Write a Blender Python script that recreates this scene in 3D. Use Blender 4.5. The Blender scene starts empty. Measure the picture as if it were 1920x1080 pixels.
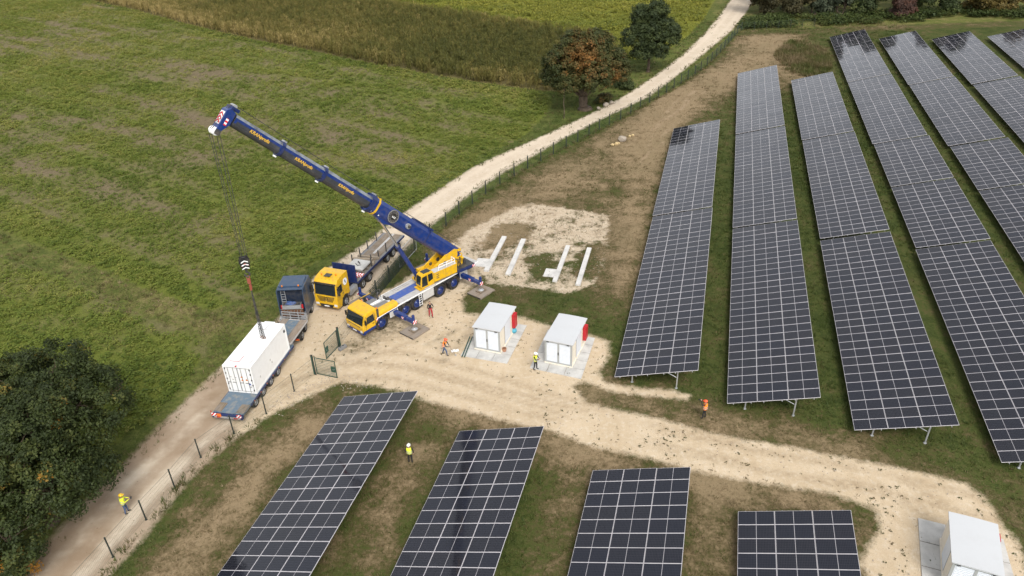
import bpy, bmesh, math, random
import numpy as np
from mathutils import Vector, Matrix, Euler

random.seed(7); RNG = np.random.default_rng(7)
SC = bpy.context.scene
COL = SC.collection
R = math.radians

# ------------------------------------------------------------------ camera
cam_d = bpy.data.cameras.new('camera'); cam = bpy.data.objects.new('camera', cam_d); COL.objects.link(cam)
SC.camera = cam
CAM_H, PITCH, ROLL = 38.5, 0.54281, -0.034194
cam_d.sensor_width = 36.0; cam_d.lens = 1397.94 * 36.0 / 1920.0
cam_d.clip_start = 0.5; cam_d.clip_end = 6000.0
_f = Vector((0, math.cos(PITCH), -math.sin(PITCH))); _r = Vector((1, 0, 0)); _u = _r.cross(_f)
_r2 = math.cos(ROLL) * _r + math.sin(ROLL) * _u; _u2 = -math.sin(ROLL) * _r + math.cos(ROLL) * _u
cam.matrix_world = Matrix(((_r2.x, _u2.x, -_f.x, 0), (_r2.y, _u2.y, -_f.y, 0), (_r2.z, _u2.z, -_f.z, CAM_H), (0, 0, 0, 1)))

# ------------------------------------------------------------------ light: bright thin overcast
SUN_EL, SUN_AZ = R(48), R(165)          # azimuth clockwise from +Y
world = bpy.data.worlds.new('World'); SC.world = world; world.use_nodes = True
wn = world.node_tree; wn.nodes.clear()
w_out = wn.nodes.new('ShaderNodeOutputWorld'); w_bg = wn.nodes.new('ShaderNodeBackground')
w_sky = wn.nodes.new('ShaderNodeTexSky'); w_sky.sky_type = 'NISHITA'; w_sky.sun_disc = False
w_sky.sun_elevation = SUN_EL; w_sky.sun_rotation = SUN_AZ; w_sky.altitude = 400
w_sky.air_density = 1.0; w_sky.dust_density = 3.0; w_sky.ozone_density = 1.0
w_hs = wn.nodes.new('ShaderNodeHueSaturation'); w_hs.inputs['Saturation'].default_value = 0.16
wn.links.new(w_sky.outputs[0], w_hs.inputs['Color']); wn.links.new(w_hs.outputs[0], w_bg.inputs['Color'])
w_bg.inputs['Strength'].default_value = 0.15
wn.links.new(w_bg.outputs[0], w_out.inputs['Surface'])
sun_d = bpy.data.lights.new('sun', 'SUN'); sun_d.energy = 1.35; sun_d.angle = R(24); sun_d.color = (1.0, 0.955, 0.88)
sun = bpy.data.objects.new('sun', sun_d); COL.objects.link(sun)
_sd = Vector((math.sin(SUN_AZ) * math.cos(SUN_EL), math.cos(SUN_AZ) * math.cos(SUN_EL), math.sin(SUN_EL)))
sun.rotation_euler = _sd.to_track_quat('Z', 'Y').to_euler(); sun.location = (0, 0, 120)
SC.view_settings.view_transform = 'Standard'; SC.view_settings.look = 'None'
SC.view_settings.gamma = 1.0; SC.view_settings.use_curve_mapping = False
SC.view_settings.exposure = 0.84
SC.render.engine = 'CYCLES'

# ------------------------------------------------------------------ small helpers
def tag(o, label=None, cat=None, group=None, kind=None):
    if label: o['label'] = label
    if cat: o['category'] = cat
    if group: o['group'] = group
    if kind: o['kind'] = kind
    return o

def empty(name, loc=(0, 0, 0), rz=0.0, label=None, cat=None, group=None, parent=None):
    o = bpy.data.objects.new(name, None); COL.objects.link(o); o.empty_display_size = 0.3
    o.location = loc; o.rotation_euler = (0, 0, rz)
    if parent: o.parent = parent
    return tag(o, label, cat, group)

def link(name, me, parent=None, M=None):
    o = bpy.data.objects.new(name, me); COL.objects.link(o)
    if parent: o.parent = parent
    if M is not None: o.matrix_local = M
    return o

def np_mesh(name, V, F, mats=(), attrs=None, fattrs=None, smooth=False, mi=None):
    """V (n,3), F (m,k) fixed face size; attrs {name: per-vertex floats}"""
    me = bpy.data.meshes.new(name); V = np.asarray(V, dtype=np.float32); F = np.asarray(F, dtype=np.int32)
    n, k = F.shape
    me.vertices.add(len(V)); me.vertices.foreach_set('co', V.ravel())
    me.loops.add(n * k); me.loops.foreach_set('vertex_index', F.ravel())
    me.polygons.add(n); me.polygons.foreach_set('loop_start', np.arange(0, n * k, k, dtype=np.int32))
    me.polygons.foreach_set('loop_total', np.full(n, k, dtype=np.int32))
    if mi is not None: me.polygons.foreach_set('material_index', np.asarray(mi, dtype=np.int32))
    me.polygons.foreach_set('use_smooth', np.full(n, smooth, dtype=bool))
    me.update(calc_edges=True)
    for m in mats: me.materials.append(m)
    for kk, a in (attrs or {}).items():
        at = me.attributes.new(kk, 'FLOAT', 'POINT'); at.data.foreach_set('value', np.asarray(a, dtype=np.float32))
    for kk, a in (fattrs or {}).items():
        at = me.attributes.new(kk, 'FLOAT', 'FACE'); at.data.foreach_set('value', np.asarray(a, dtype=np.float32))
    return me

class MB:
    """collects shapes, builds ONE mesh object"""
    def __init__(s): s.bm = bmesh.new(); s.mi = 0
    def _post(s, fs):
        for f in fs: f.material_index = s.mi
        return s
    def box(s, c, d, rot=None, top=None):
        """centre, dims; top=(sx,sy) scales the top face"""
        hx, hy, hz = d[0] / 2, d[1] / 2, d[2] / 2; vs = []
        for z in (-1, 1):
            tx, ty = (top if (top and z > 0) else (1, 1))
            for x, y in ((-1, -1), (1, -1), (1, 1), (-1, 1)):
                v = Vector((x * hx * tx, y * hy * ty, z * hz))
                if rot is not None: v = rot @ v
                vs.append(s.bm.verts.new(v + Vector(c)))
        q = [(3, 2, 1, 0), (4, 5, 6, 7), (0, 1, 5, 4), (1, 2, 6, 5), (2, 3, 7, 6), (3, 0, 4, 7)]
        return s._post([s.bm.faces.new([vs[i] for i in f]) for f in q])
    def bx(s, x0, x1, y0, y1, z0, z1): return s.box(((x0 + x1) / 2, (y0 + y1) / 2, (z0 + z1) / 2), (abs(x1 - x0), abs(y1 - y0), abs(z1 - z0)))
    def prism(s, prof, y0, y1, axis='y'):
        """profile [(x,z)] swept along y (or the named axis)"""
        def P(a, b, t): return {'y': (a, t, b), 'x': (t, a, b), 'z': (a, b, t)}[axis]
        A = [s.bm.verts.new(P(a, b, y0)) for a, b in prof]; B = [s.bm.verts.new(P(a, b, y1)) for a, b in prof]
        n = len(prof); fs = [s.bm.faces.new(A), s.bm.faces.new(list(reversed(B)))]
        for i in range(n): fs.append(s.bm.faces.new((A[i], B[i], B[(i + 1) % n], A[(i + 1) % n])))
        return s._post(fs)
    def cyl(s, p0, p1, r0, r1=None, n=12, cap=True):
        r1 = r0 if r1 is None else r1; p0, p1 = Vector(p0), Vector(p1); d = (p1 - p0).normalized()
        a = d.orthogonal().normalized(); b = d.cross(a); A, B = [], []
        for i in range(n):
            t = 2 * math.pi * i / n; e = a * math.cos(t) + b * math.sin(t)
            A.append(s.bm.verts.new(p0 + e * r0)); B.append(s.bm.verts.new(p1 + e * r1))
        fs = [s.bm.faces.new((A[i], A[(i + 1) % n], B[(i + 1) % n], B[i])) for i in range(n)]
        if cap: fs += [s.bm.faces.new(list(reversed(A))), s.bm.faces.new(B)]
        return s._post(fs)
    def tube(s, pts, r, n=6):
        for a, b in zip(pts[:-1], pts[1:]): s.cyl(a, b, r, n=n)
        return s
    def quad(s, *p):
        return s._post([s.bm.faces.new([s.bm.verts.new(q) for q in p])])
    def ring(s, c, axis, r0, r1, w, n=24):
        """annulus solid (tyre, collar)"""
        ax = Vector(axis).normalized(); a = ax.orthogonal().normalized(); b = ax.cross(a); c = Vector(c); loops = []
        for rr, t in ((r0, -w / 2), (r1 * .96, -w / 2), (r1, -w * .36), (r1, w * .36), (r1 * .96, w / 2), (r0, w / 2)):
            loops.append([s.bm.verts.new(c + ax * t + (a * math.cos(2 * math.pi * i / n) + b * math.sin(2 * math.pi * i / n)) * rr) for i in range(n)])
        fs = []
        for k in range(6):
            A, B = loops[k], loops[(k + 1) % 6]
            fs += [s.bm.faces.new((A[i], A[(i + 1) % n], B[(i + 1) % n], B[i])) for i in range(n)]
        return s._post(fs)
    def sphere(s, c, r, sc=(1, 1, 1), seg=12, rings=8, half=False):
        r_ = bmesh.ops.create_uvsphere(s.bm, u_segments=seg, v_segments=rings, radius=1.0)
        vs = r_['verts']; fs = {f for v in vs for f in v.link_faces}
        if half:
            dead = [v for v in vs if v.co.z < -1e-4]; bmesh.ops.delete(s.bm, geom=dead, context='VERTS'); vs = [v for v in vs if v.is_valid]
            fs = {f for v in vs for f in v.link_faces}
        for v in vs: v.co = Vector((v.co.x * r * sc[0], v.co.y * r * sc[1], v.co.z * r * sc[2])) + Vector(c)
        return s._post(fs)
    def build(s, name, mats, parent=None, M=None, bev=0.0, smooth=False):
        bmesh.ops.recalc_face_normals(s.bm, faces=s.bm.faces)
        if bev > 0:
            es = [e for e in s.bm.edges if len(e.link_faces) == 2 and e.calc_face_angle(0) > 0.6]
            bmesh.ops.bevel(s.bm, geom=es, offset=bev, segments=2, profile=0.6, affect='EDGES', clamp_overlap=True)
        me = bpy.data.meshes.new(name); s.bm.to_mesh(me); s.bm.free()
        for m in (mats if isinstance(mats, (list, tuple)) else [mats]): me.materials.append(m)
        if smooth:
            for p in me.polygons: p.use_smooth = True
        return link(name, me, parent, M)

# ------------------------------------------------------------------ numpy noise + distances
def _hash(ix, iy, seed):
    h = (ix.astype(np.int64) * 374761393 + iy.astype(np.int64) * 668265263 + seed * 974634777) & 0xffffffff
    h = ((h ^ (h >> 13)) * 1274126177) & 0xffffffff
    return ((h ^ (h >> 16)) & 0xffff) / 65535.0
def vnoise(x, y, seed=0):
    x = np.asarray(x, float); y = np.asarray(y, float); ix = np.floor(x); iy = np.floor(y); fx = x - ix; fy = y - iy
    fx = fx * fx * (3 - 2 * fx); fy = fy * fy * (3 - 2 * fy)
    a = _hash(ix, iy, seed); b = _hash(ix + 1, iy, seed); c = _hash(ix, iy + 1, seed); d = _hash(ix + 1, iy + 1, seed)
    return (a * (1 - fx) + b * fx) * (1 - fy) + (c * (1 - fx) + d * fx) * fy
def fbm(x, y, seed=0, o=3):
    v = 0; a = .5; t = 0
    for i in range(o): v = v + a * vnoise(x * 2 ** i, y * 2 ** i, seed + i); t += a; a *= .5
    return v / t
def seg_dist(x, y, line, closed=False):
    L = np.asarray(line, float); best = np.full(np.shape(x), 1e9)
    pairs = list(zip(L[:-1], L[1:])) + ([(L[-1], L[0])] if closed else [])
    for (ax, ay), (bx, by) in pairs:
        dx, dy = bx - ax, by - ay; t = np.clip(((x - ax) * dx + (y - ay) * dy) / (dx * dx + dy * dy + 1e-9), 0, 1)
        best = np.minimum(best, np.hypot(x - ax - t * dx, y - ay - t * dy))
    return best
def inside(x, y, poly):
    c = np.zeros(np.shape(x), bool); n = len(poly)
    for i in range(n):
        x0, y0 = poly[i]; x1, y1 = poly[i - 1]
        if y0 == y1: continue
        c ^= ((y0 > y) != (y1 > y)) & (x < (x1 - x0) * (y - y0) / (y1 - y0) + x0)
    return c
def sdist(x, y, poly):
    """positive inside"""
    d = seg_dist(x, y, poly, True); return np.where(inside(x, y, poly), d, -d)
def smooth(v, a, b): t = np.clip((v - a) / (b - a), 0, 1); return t * t * (3 - 2 * t)

# ------------------------------------------------------------------ site plan (metres, camera foot = origin)
P_road = [(-31.2,29.9),(-30.9,31.1),(-30.1,34.2),(-29.1,38.4),(-28.2,40.9),(-27.5,43.8),(-26.3,47.5),(-25.1,51.2),(-23.6,54.7),(-21.9,58.5),(-20.9,63.2),(-19.9,67.1),(-17.7,70.8),(-15.4,74.7),(-12.5,81.4),(-8.5,88.5),(-3.8,96.3),(0.7,101.5),(3.9,104.9),(9.1,111.0),(14.8,117.7),(21.3,126.3),(29.1,138.8),(37.4,153.7),(46.2,171.9),(53.4,188.3),(61.3,207.7),(67.7,222.8),(72.6,221.8),(65.7,206.9),(58.8,190.5),(50.4,172.3),(41.0,155.4),(32.4,140.2),(24.0,126.0),(15.4,116.0),(7.9,106.8),(2.1,98.7),(-1.6,93.8),(-5.7,87.1),(-9.2,80.1),(-11.3,75.7),(-13.1,70.2),(-14.5,64.3),(-15.7,59.0),(-15.7,54.7),(-17.0,50.5),(-18.3,48.4),(-20.5,45.3),(-21.7,43.7),(-22.8,42.1),(-24.3,38.6),(-25.1,34.8),(-26.3,30.9),(-26.6,29.8)]
P_yard = [(-18.6,46.4),(-20.9,44.9),(-20.6,47.5),(-20.0,48.9),(-20.2,51.2),(-19.5,55.5),(-18.5,59.5),(-15.2,62.0),(-11.6,65.1),(-9.0,69.7),(-6.4,74.4),(-4.5,72.0),(-3.4,67.8),(-3.2,64.6),(-4.3,64.1),(-4.9,62.1),(-4.6,59.5),(-3.6,59.2),(0.3,58.7),(3.2,57.0),(6.6,55.3),(8.4,54.1),(8.2,52.1),(7.0,49.5),(7.4,48.2),(10.1,47.4),(12.6,47.0),(14.0,46.2),(13.6,45.7),(10.0,46.5),(7.9,47.0),(5.7,48.5),(4.7,48.1),(5.6,45.8),(7.8,44.8),(10.0,44.0),(12.5,42.9),(14.7,41.8),(17.1,40.9),(20.1,40.0),(22.4,39.1),(25.2,38.2),(28.3,37.0),(30.3,36.0),(31.0,34.6),(30.8,32.4),(31.0,31.3),(30.5,29.4),(29.7,27.5),(20.7,27.9),(20.7,30.1),(23.0,32.5),(23.4,34.1),(21.1,35.5),(19.1,36.0),(15.7,36.9),(12.3,38.1),(8.8,39.7),(5.5,40.8),(2.5,42.7),(-0.8,43.9),(-4.1,45.4),(-7.2,46.7),(-9.0,47.9),(-11.8,48.9),(-14.5,49.6)]
P_beampatch = [(2.5,83.7),(6.8,82.1),(11.7,79.5),(10.9,74.7),(9.5,67.5),(8.2,64.0),(5.4,62.5),(2.1,63.7),(-2.1,64.7),(-3.7,67.8),(-5.1,70.9),(-5.8,74.7),(-4.7,77.2),(-2.7,79.2),(0.8,82.6)]
P_field1 = [(-67.1,84.6),(-60.8,80.7),(-52.6,75.6),(-45.1,71.2),(-38.0,66.3),(-31.8,62.6),(-28.6,61.3),(-27.5,63.1),(-25.3,64.7),(-23.2,67.1),(-21.0,69.6),(-17.8,74.5),(-14.8,79.0),(-11.5,83.9),(-7.2,91.0),(-2.4,99.1),(2.4,107.4),(5.6,115.2),(7.8,123.3),(7.7,129.4),(5.0,132.0),(-4.6,137.6),(-15.1,145.1),(-26.6,153.8),(-39.8,165.4),(-57.6,179.5),(-81.3,200.7),(-107.3,226.5),(-136.4,251.4),(-167.1,279.9),(-251.0,336.6),(-121.8,136.2)]
P_field2 = [(-62.6,77.3),(-57.1,74.1),(-49.9,70.5),(-42.7,66.0),(-37.9,62.2),(-33.8,59.7),(-30.1,57.8),(-28.1,56.4),(-27.4,54.2),(-27.4,49.3),(-28.4,46.3),(-29.8,43.6),(-30.8,40.3),(-31.8,36.3),(-33.5,32.8),(-38.2,34.7),(-54.4,53.0)]
P_corn = [(-167.1,279.9),(-136.4,251.4),(-107.3,226.5),(-81.3,200.7),(-57.6,179.5),(-39.8,165.4),(-26.6,153.8),(-15.1,145.1),(-4.6,137.6),(5.0,132.0),(10.6,130.0),(17.9,136.6),(23.0,151.4),(23.6,164.0),(13.0,175.9),(0.9,186.4),(-20.0,206.1),(-36.1,220.9),(-54.5,237.7),(-99.3,277.0),(-176.1,319.4)]
P_farfield = [(-99.3,277.0),(-54.5,237.7),(-36.1,220.9),(-20.0,206.1),(0.9,186.4),(13.0,175.9),(23.6,164.0),(24.0,151.2),(27.0,150.0),(33.6,156.5),(40.6,168.5),(48.3,186.0),(56.6,208.6),(63.0,228.2),(63.5,264.3),(-68.8,308.4)]
DRY_A = [(-4.6,75.9),(3.1,86.4),(12.4,97.3),(25.6,115.7),(44.6,144.4),(61.3,166.9)]
DRY_B = [(11.3,61.1),(13.8,73.2),(18.0,91.1),(23.6,109.5),(31.8,128.2)]
DRY_C = [(-21.9,30.3),(-20.4,34.6),(-18.2,39.7),(-15.7,44.7)]
DRY_D = [(-7.1,45.8),(-0.8,43.0),(5.0,39.9),(12.1,37.0),(18.7,35.0)]
DRY_E = [(6.6,46.8),(11.6,44.2),(14.7,43.2),(19.3,42.3),(24.3,39.8)]
DRY_F = [(-7.1,40.8),(-8.7,35.3),(-9.4,29.8)]
DRY_G = [(1.3,29.4),(2.7,35.2),(4.0,39.7)]
DRY_H = [(11.2,29.0),(12.7,33.4),(13.1,36.7)]
DRY_I = [(52.7,165.7),(58.5,155.2),(52.0,135.9),(43.5,133.4)]
TRACK_A = [(19.0,58.7),(24.8,79.2),(29.7,95.7)]
GREEN_A = [(-16.3,30.1),(-14.9,35.5),(-12.4,42.1),(-11.4,46.4)]
GRASS_TRACK = [(-63.8,79.2),(-58.7,77.0),(-51.3,73.2),(-43.9,68.6),(-37.1,64.2),(-32.7,61.5),(-28.2,58.7),(-26.0,59.6)]
AZ = 0.279221
DV = np.array([math.sin(AZ), math.cos(AZ)]); PV = np.array([math.cos(AZ), -math.sin(AZ)])

# ------------------------------------------------------------------ materials
class NT:
    def __init__(s, name):
        s.m = bpy.data.materials.new(name); s.m.use_nodes = True; s.t = s.m.node_tree; s.t.nodes.clear()
        s.out = s.n('ShaderNodeOutputMaterial'); s.b = s.n('ShaderNodeBsdfPrincipled'); s.l(s.b.outputs[0], s.out.inputs['Surface'])
        s.b.inputs['Roughness'].default_value = .8; s.b.inputs['Specular IOR Level'].default_value = .3
    def n(s, t, **k):
        o = s.t.nodes.new(t)
        for a, b in k.items(): setattr(o, a, b)
        return o
    def l(s, a, b): s.t.links.new(a, b)
    def put(s, sock, v):
        if hasattr(v, 'is_output') or isinstance(v, bpy.types.NodeSocket): s.l(v, sock)
        else: sock.default_value = v
    def pos(s):
        return s.n('ShaderNodeNewGeometry').outputs['Position']
    def obj(s): return s.n('ShaderNodeTexCoord').outputs['Object']
    def attr(s, name, typ='GEOMETRY'):
        return s.n('ShaderNodeAttribute', attribute_name=name, attribute_type=typ).outputs['Fac']
    def mapv(s, v, rot=0.0, sc=(1, 1, 1)):
        m = s.n('ShaderNodeMapping'); s.l(v, m.inputs['Vector']); m.inputs['Rotation'].default_value = (0, 0, rot); m.inputs['Scale'].default_value = sc
        return m.outputs[0]
    def noise(s, v, scale, detail=3, rough=.55):
        o = s.n('ShaderNodeTexNoise'); s.l(v, o.inputs['Vector']); o.inputs['Scale'].default_value = scale
        o.inputs['Detail'].default_value = detail; o.inputs['Roughness'].default_value = rough; return o.outputs['Fac']
    def vor(s, v, scale, out='Distance'):
        o = s.n('ShaderNodeTexVoronoi'); s.l(v, o.inputs['Vector']); o.inputs['Scale'].default_value = scale; return o.outputs[out]
    def math(s, op, a, b=0.0, c=0.0, clamp=False):
        o = s.n('ShaderNodeMath', operation=op, use_clamp=clamp)
        s.put(o.inputs[0], a); s.put(o.inputs[1], b); s.put(o.inputs[2], c); return o.outputs[0]
    def rng(s, v, a, b, c=0.0, d=1.0):
        o = s.n('ShaderNodeMapRange', clamp=True); s.l(v, o.inputs[0])
        for i, q in enumerate((a, b, c, d)): o.inputs[i + 1].default_value = q
        return o.outputs[0]
    def mix(s, f, a, b, mode='MIX'):
        o = s.n('ShaderNodeMix', data_type='RGBA', blend_type=mode); s.put(o.inputs[0], f)
        for i, q in ((6, a), (7, b)):
            if isinstance(q, tuple): o.inputs[i].default_value = (*q, 1) if len(q) == 3 else q
            else: s.l(q, o.inputs[i])
        return o.outputs[2]
    def ramp(s, v, *st):
        o = s.n('ShaderNodeValToRGB'); s.l(v, o.inputs[0]); e = o.color_ramp.elements
        while len(e) < len(st): e.new(.5)
        for q, (p, c) in zip(e, st): q.position = p; q.color = (*c, 1)
        return o.outputs[0]
    def bump(s, h, dist=.05, strg=.6):
        o = s.n('ShaderNodeBump'); o.inputs['Distance'].default_value = dist; o.inputs['Strength'].default_value = strg
        s.l(h, o.inputs['Height']); s.l(o.outputs[0], s.b.inputs['Normal'])
    def col(s, c):
        s.put(s.b.inputs['Base Color'], (*c, 1) if isinstance(c, tuple) else c)

def paint(name, c, rough=.35, metal=0.0, wear=.12, coat=0.0, spec=.5, scale=3.0, dirt=(.16, .13, .095)):
    """painted / bare surface with faint mottling and grime"""
    k = NT(name); v = k.obj(); n1 = k.noise(v, scale, 4); n2 = k.noise(v, scale * 7, 2)
    k.col(k.mix(k.math('MULTIPLY', k.rng(k.math('ADD', n1, k.math('MULTIPLY', n2, .35)), .62, .95), wear * 3), c, dirt))
    k.b.inputs['Roughness'].default_value = rough; k.b.inputs['Metallic'].default_value = metal; k.b.inputs['Specular IOR Level'].default_value = spec
    k.b.inputs['Coat Weight'].default_value = coat; k.l(k.rng(n2, 0, 1, max(rough - .08, .02), rough + .12), k.b.inputs['Roughness'])
    return k.m

def grass_col(k, P):
    """shared by every ground sheet so that their edges melt into each other"""
    dry = k.attr('dry'); bare = k.attr('bare')
    nA = k.noise(P, .55, 7, .68); nB = k.noise(P, 3.2, 4, .65); nC = k.noise(P, .12, 3)
    f = k.math('ADD', dry, k.math('ADD', k.math('MULTIPLY', k.math('SUBTRACT', nA, .5), 1.5), k.math('MULTIPLY', k.math('SUBTRACT', nB, .5), 1.0)))
    g = k.ramp(f, (.05, (.033, .048, .011)), (.28, (.058, .072, .018)), (.5, (.078, .069, .027)), (.68, (.140, .104, .056)), (.92, (.235, .174, .102)))
    lush = k.ramp(f, (.1, (.052, .074, .014)), (.42, (.105, .122, .028)), (.62, (.150, .145, .045)), (.9, (.23, .19, .085))); g = k.mix(k.math('MULTIPLY', k.attr('lush'), .9), g, lush)
    g = k.mix(k.rng(nC, .45, .7, 0, .25), g, (.06, .062, .02))
    g = k.mix(k.rng(k.noise(P, 6, 3, .7), .54, .72, 0, .7), g, (.034, .034, .014)); g = k.mix(k.rng(k.noise(P, 11, 3, .7), .58, .75, 0, .5), g, (.30, .24, .15))
    return g, nA, nB

def gravel_col(k, P, a=(.46, .36, .25), b=(.36, .27, .18), pale=(.52, .44, .34), dark=(.16, .12, .075)):
    n = k.noise(P, .35, 5, .6); n2 = k.noise(P, 2.3, 4, .65); n3 = k.noise(P, 14, 3, .7)
    c = k.mix(k.rng(n, .35, .68), a, b)
    c = k.mix(k.rng(n2, .5, .72, 0, .75), c, pale)
    c = k.mix(k.rng(n3, .57, .75, 0, .5), c, dark)
    c = k.mix(k.rng(n3, .22, .4, .35, 0), c, pale)
    sp = k.vor(P, 2.6); r = k.n('ShaderNodeTexVoronoi'); k.l(P, r.inputs['Vector']); r.inputs['Scale'].default_value = 2.6
    spot = k.math('MULTIPLY', k.rng(sp, .10, .17, 1, 0), k.rng(k.noise(P, .8, 2), .48, .58))
    return k.mix(k.math('MULTIPLY', spot, .75), c, (.085, .062, .035)), n2, n3

def edge_mask(k, P, amp=.9, soft=.27, sc=1.3, name='sd'):
    """attribute sd (metres inside) roughened by noise -> 0..1"""
    n = k.noise(P, sc, 5, .68); n2 = k.noise(P, sc * 7, 3, .7)
    s = k.math('ADD', k.attr(name), k.math('ADD', k.math('MULTIPLY', k.math('SUBTRACT', n, .5), amp * 2), k.math('MULTIPLY', k.math('SUBTRACT', n2, .5), amp * .9)))
    return k.rng(s, -soft, soft)

def m_grass():
    k = NT('mown_grass'); P = k.pos(); g, nA, nB = grass_col(k, P)
    gr, n2, n3 = gravel_col(k, P, (.30, .225, .145), (.25, .18, .11), (.36, .29, .2))
    br = k.rng(k.math('ADD', k.attr('bare'), k.math('MULTIPLY', k.math('SUBTRACT', k.noise(P, 1.7, 5, .7), .5), 1.6)), .45, .75, 0, .85)
    k.col(k.mix(br, g, gr)); k.b.inputs['Roughness'].default_value = .95; k.b.inputs['Specular IOR Level'].default_value = .1
    k.bump(k.noise(P, 7, 4, .7), .08, .7); return k.m

def m_yard():
    k = NT('sandy_gravel'); P = k.pos(); g, _, _ = grass_col(k, P); c, n2, n3 = gravel_col(k, P, (.53, .428, .302), (.46, .36, .24), (.57, .49, .38), (.25, .19, .12))
    # tyre tracks: faint curved streaks along the site track
    v = k.mapv(P, .3, (1.0, .12, 1)); c = k.mix(k.rng(k.noise(v, 1.6, 4, .6), .5, .72, 0, .3), c, (.40, .30, .19)); c = k.mix(k.math('MULTIPLY', k.attr('rut'), k.rng(k.noise(P, 2.2, 5, .7), .36, .6, .15, .8)), c, (.31, .235, .15))
    oily = k.math('MULTIPLY', k.attr('oil'), k.rng(k.noise(P, 1.1, 5, .7), .35, .62)); c = k.mix(oily, c, (.13, .105, .06))
    k.col(k.mix(edge_mask(k, P, .6), g, c)); k.b.inputs['Roughness'].default_value = .95; k.b.inputs['Specular IOR Level'].default_value = .1
    k.bump(k.math('ADD', n3, k.noise(P, 3.5, 4, .7)), .06, .55); return k.m

YARD_C = ((.53, .428, .302), (.46, .36, .24), (.57, .49, .38), (.27, .205, .135))
def m_patch():
    k = NT('weedy_rubble'); P = k.pos(); g, _, _ = grass_col(k, P); c, n2, n3 = gravel_col(k, P, (.50, .41, .30), (.43, .34, .24), (.60, .52, .41), (.17, .135, .09))
    w = k.rng(k.math('ADD', k.noise(P, .45, 6, .72), k.math('MULTIPLY', k.attr('weed'), .35)), .52, .66)
    c = k.mix(w, c, g); y, _, _ = gravel_col(k, P, *YARD_C); y = k.mix(edge_mask(k, P, .6, name='sd2'), g, y)
    k.col(k.mix(edge_mask(k, P, 1.3), y, c)); k.b.inputs['Roughness'].default_value = .95; k.b.inputs['Specular IOR Level'].default_value = .1
    k.bump(k.math('ADD', n3, k.noise(P, 3, 4, .75)), .1, .8); return k.m

def m_road():
    k = NT('limestone_track'); P = k.pos(); g, _, _ = grass_col(k, P)
    c, n2, n3 = gravel_col(k, P, (.53, .445, .345), (.46, .375, .28), (.60, .53, .43), (.30, .235, .165))
    lat = k.attr('lat'); wob = k.math('ADD', lat, k.math('MULTIPLY', k.math('SUBTRACT', k.noise(P, .25, 3), .5), .35))
    rut = k.math('MINIMUM', k.math('ABSOLUTE', k.math('SUBTRACT', wob, .42)), k.math('ABSOLUTE', k.math('ADD', wob, .42)))
    c = k.mix(k.rng(rut, .05, .24, .6, 0), c, (.56, .475, .37))
    brown = k.rng(k.noise(P, .22, 4, .6), .42, .62, 0, .7); brown = k.math('MULTIPLY', brown, k.attr('brown'))
    c = k.mix(brown, c, (.215, .150, .095)); c = k.mix(k.math('MULTIPLY', k.attr('brown'), k.rng(rut, .1, .3, 0, .55)), c, (.26, .185, .12))
    k.col(k.mix(edge_mask(k, P, .5), g, c)); k.b.inputs['Roughness'].default_value = .95; k.b.inputs['Specular IOR Level'].default_value = .1
    k.bump(k.math('ADD', n3, k.noise(P, 2.5, 4, .7)), .05, .5); return k.m

def m_soil(name, far=False, tone=None):
    k = NT(name); P = k.pos(); g, _, _ = grass_col(k, P); n = k.noise(P, 1.6, 5, .7); n2 = k.noise(P, 7, 4, .7)
    soil = k.mix(k.rng(n, .3, .7), (.110, .086, .050), (.185, .145, .090))
    veg = k.ramp(k.math('ADD', k.math('MULTIPLY', n2, .7), k.math('MULTIPLY', n, .3)), (.3, (.050, .066, .012)), (.5, (.112, .134, .024)), (.72, (.175, .175, .045)))
    if tone: veg = k.mix(k.rng(k.noise(P, .18, 4), .3, .7), tone[0], tone[1]); veg = k.mix(k.rng(n2, .45, .7, 0, .5), veg, tone[2])
    mk = k.rng(k.math('ADD', k.attr('veg'), k.math('MULTIPLY', k.math('SUBTRACT', n2, .5), 1.4)), .25, .85)
    c = k.mix(mk, soil, veg); k.col(k.mix(edge_mask(k, P, .9), g, c)); k.b.inputs['Roughness'].default_value = .95; k.b.inputs['Specular IOR Level'].default_value = .1
    k.bump(k.math('ADD', n2, n), .14, .8); return k.m

def m_leaf(name, stops, trans=.25, inst=True, gain=1.0):
    """stops: ramp over per-leaf / per-plant tint"""
    k = NT(name); t = k.attr('tint', 'INSTANCER' if inst else 'GEOMETRY')
    k.col(k.ramp(t, *stops)); k.b.inputs['Roughness'].default_value = .6; k.b.inputs['Specular IOR Level'].default_value = .25
    tr = k.n('ShaderNodeBsdfTranslucent'); k.l(k.ramp(t, *[(p, tuple(min(1, q * 1.15) for q in c)) for p, c in stops]), tr.inputs['Color'])
    mx = k.n('ShaderNodeMixShader'); mx.inputs[0].default_value = trans; k.l(k.b.outputs[0], mx.inputs[1]); k.l(tr.outputs[0], mx.inputs[2]); k.l(mx.outputs[0], k.out.inputs['Surface'])
    return k.m

def m_bark(name='bark', c=(.085, .062, .042)):
    k = NT(name); v = k.mapv(k.obj(), 0, (1, 1, .25)); n = k.noise(v, 9, 5, .7)
    k.col(k.mix(k.rng(n, .35, .7), tuple(q * .5 for q in c), tuple(q * 1.5 for q in c))); k.bump(n, .05, .8); return k.m

def m_concrete(name='concrete', c=(.50, .49, .47)):
    k = NT(name); v = k.obj(); n = k.noise(v, .9, 5, .65); n2 = k.noise(v, 11, 3, .7)
    c2 = k.mix(k.rng(n, .38, .7), c, tuple(q * .72 for q in c)); c2 = k.mix(k.rng(n2, .58, .78, 0, .4), c2, tuple(q * .5 for q in c))
    k.col(c2); k.b.inputs['Roughness'].default_value = .9; k.bump(n2, .01, .4); return k.m

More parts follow.
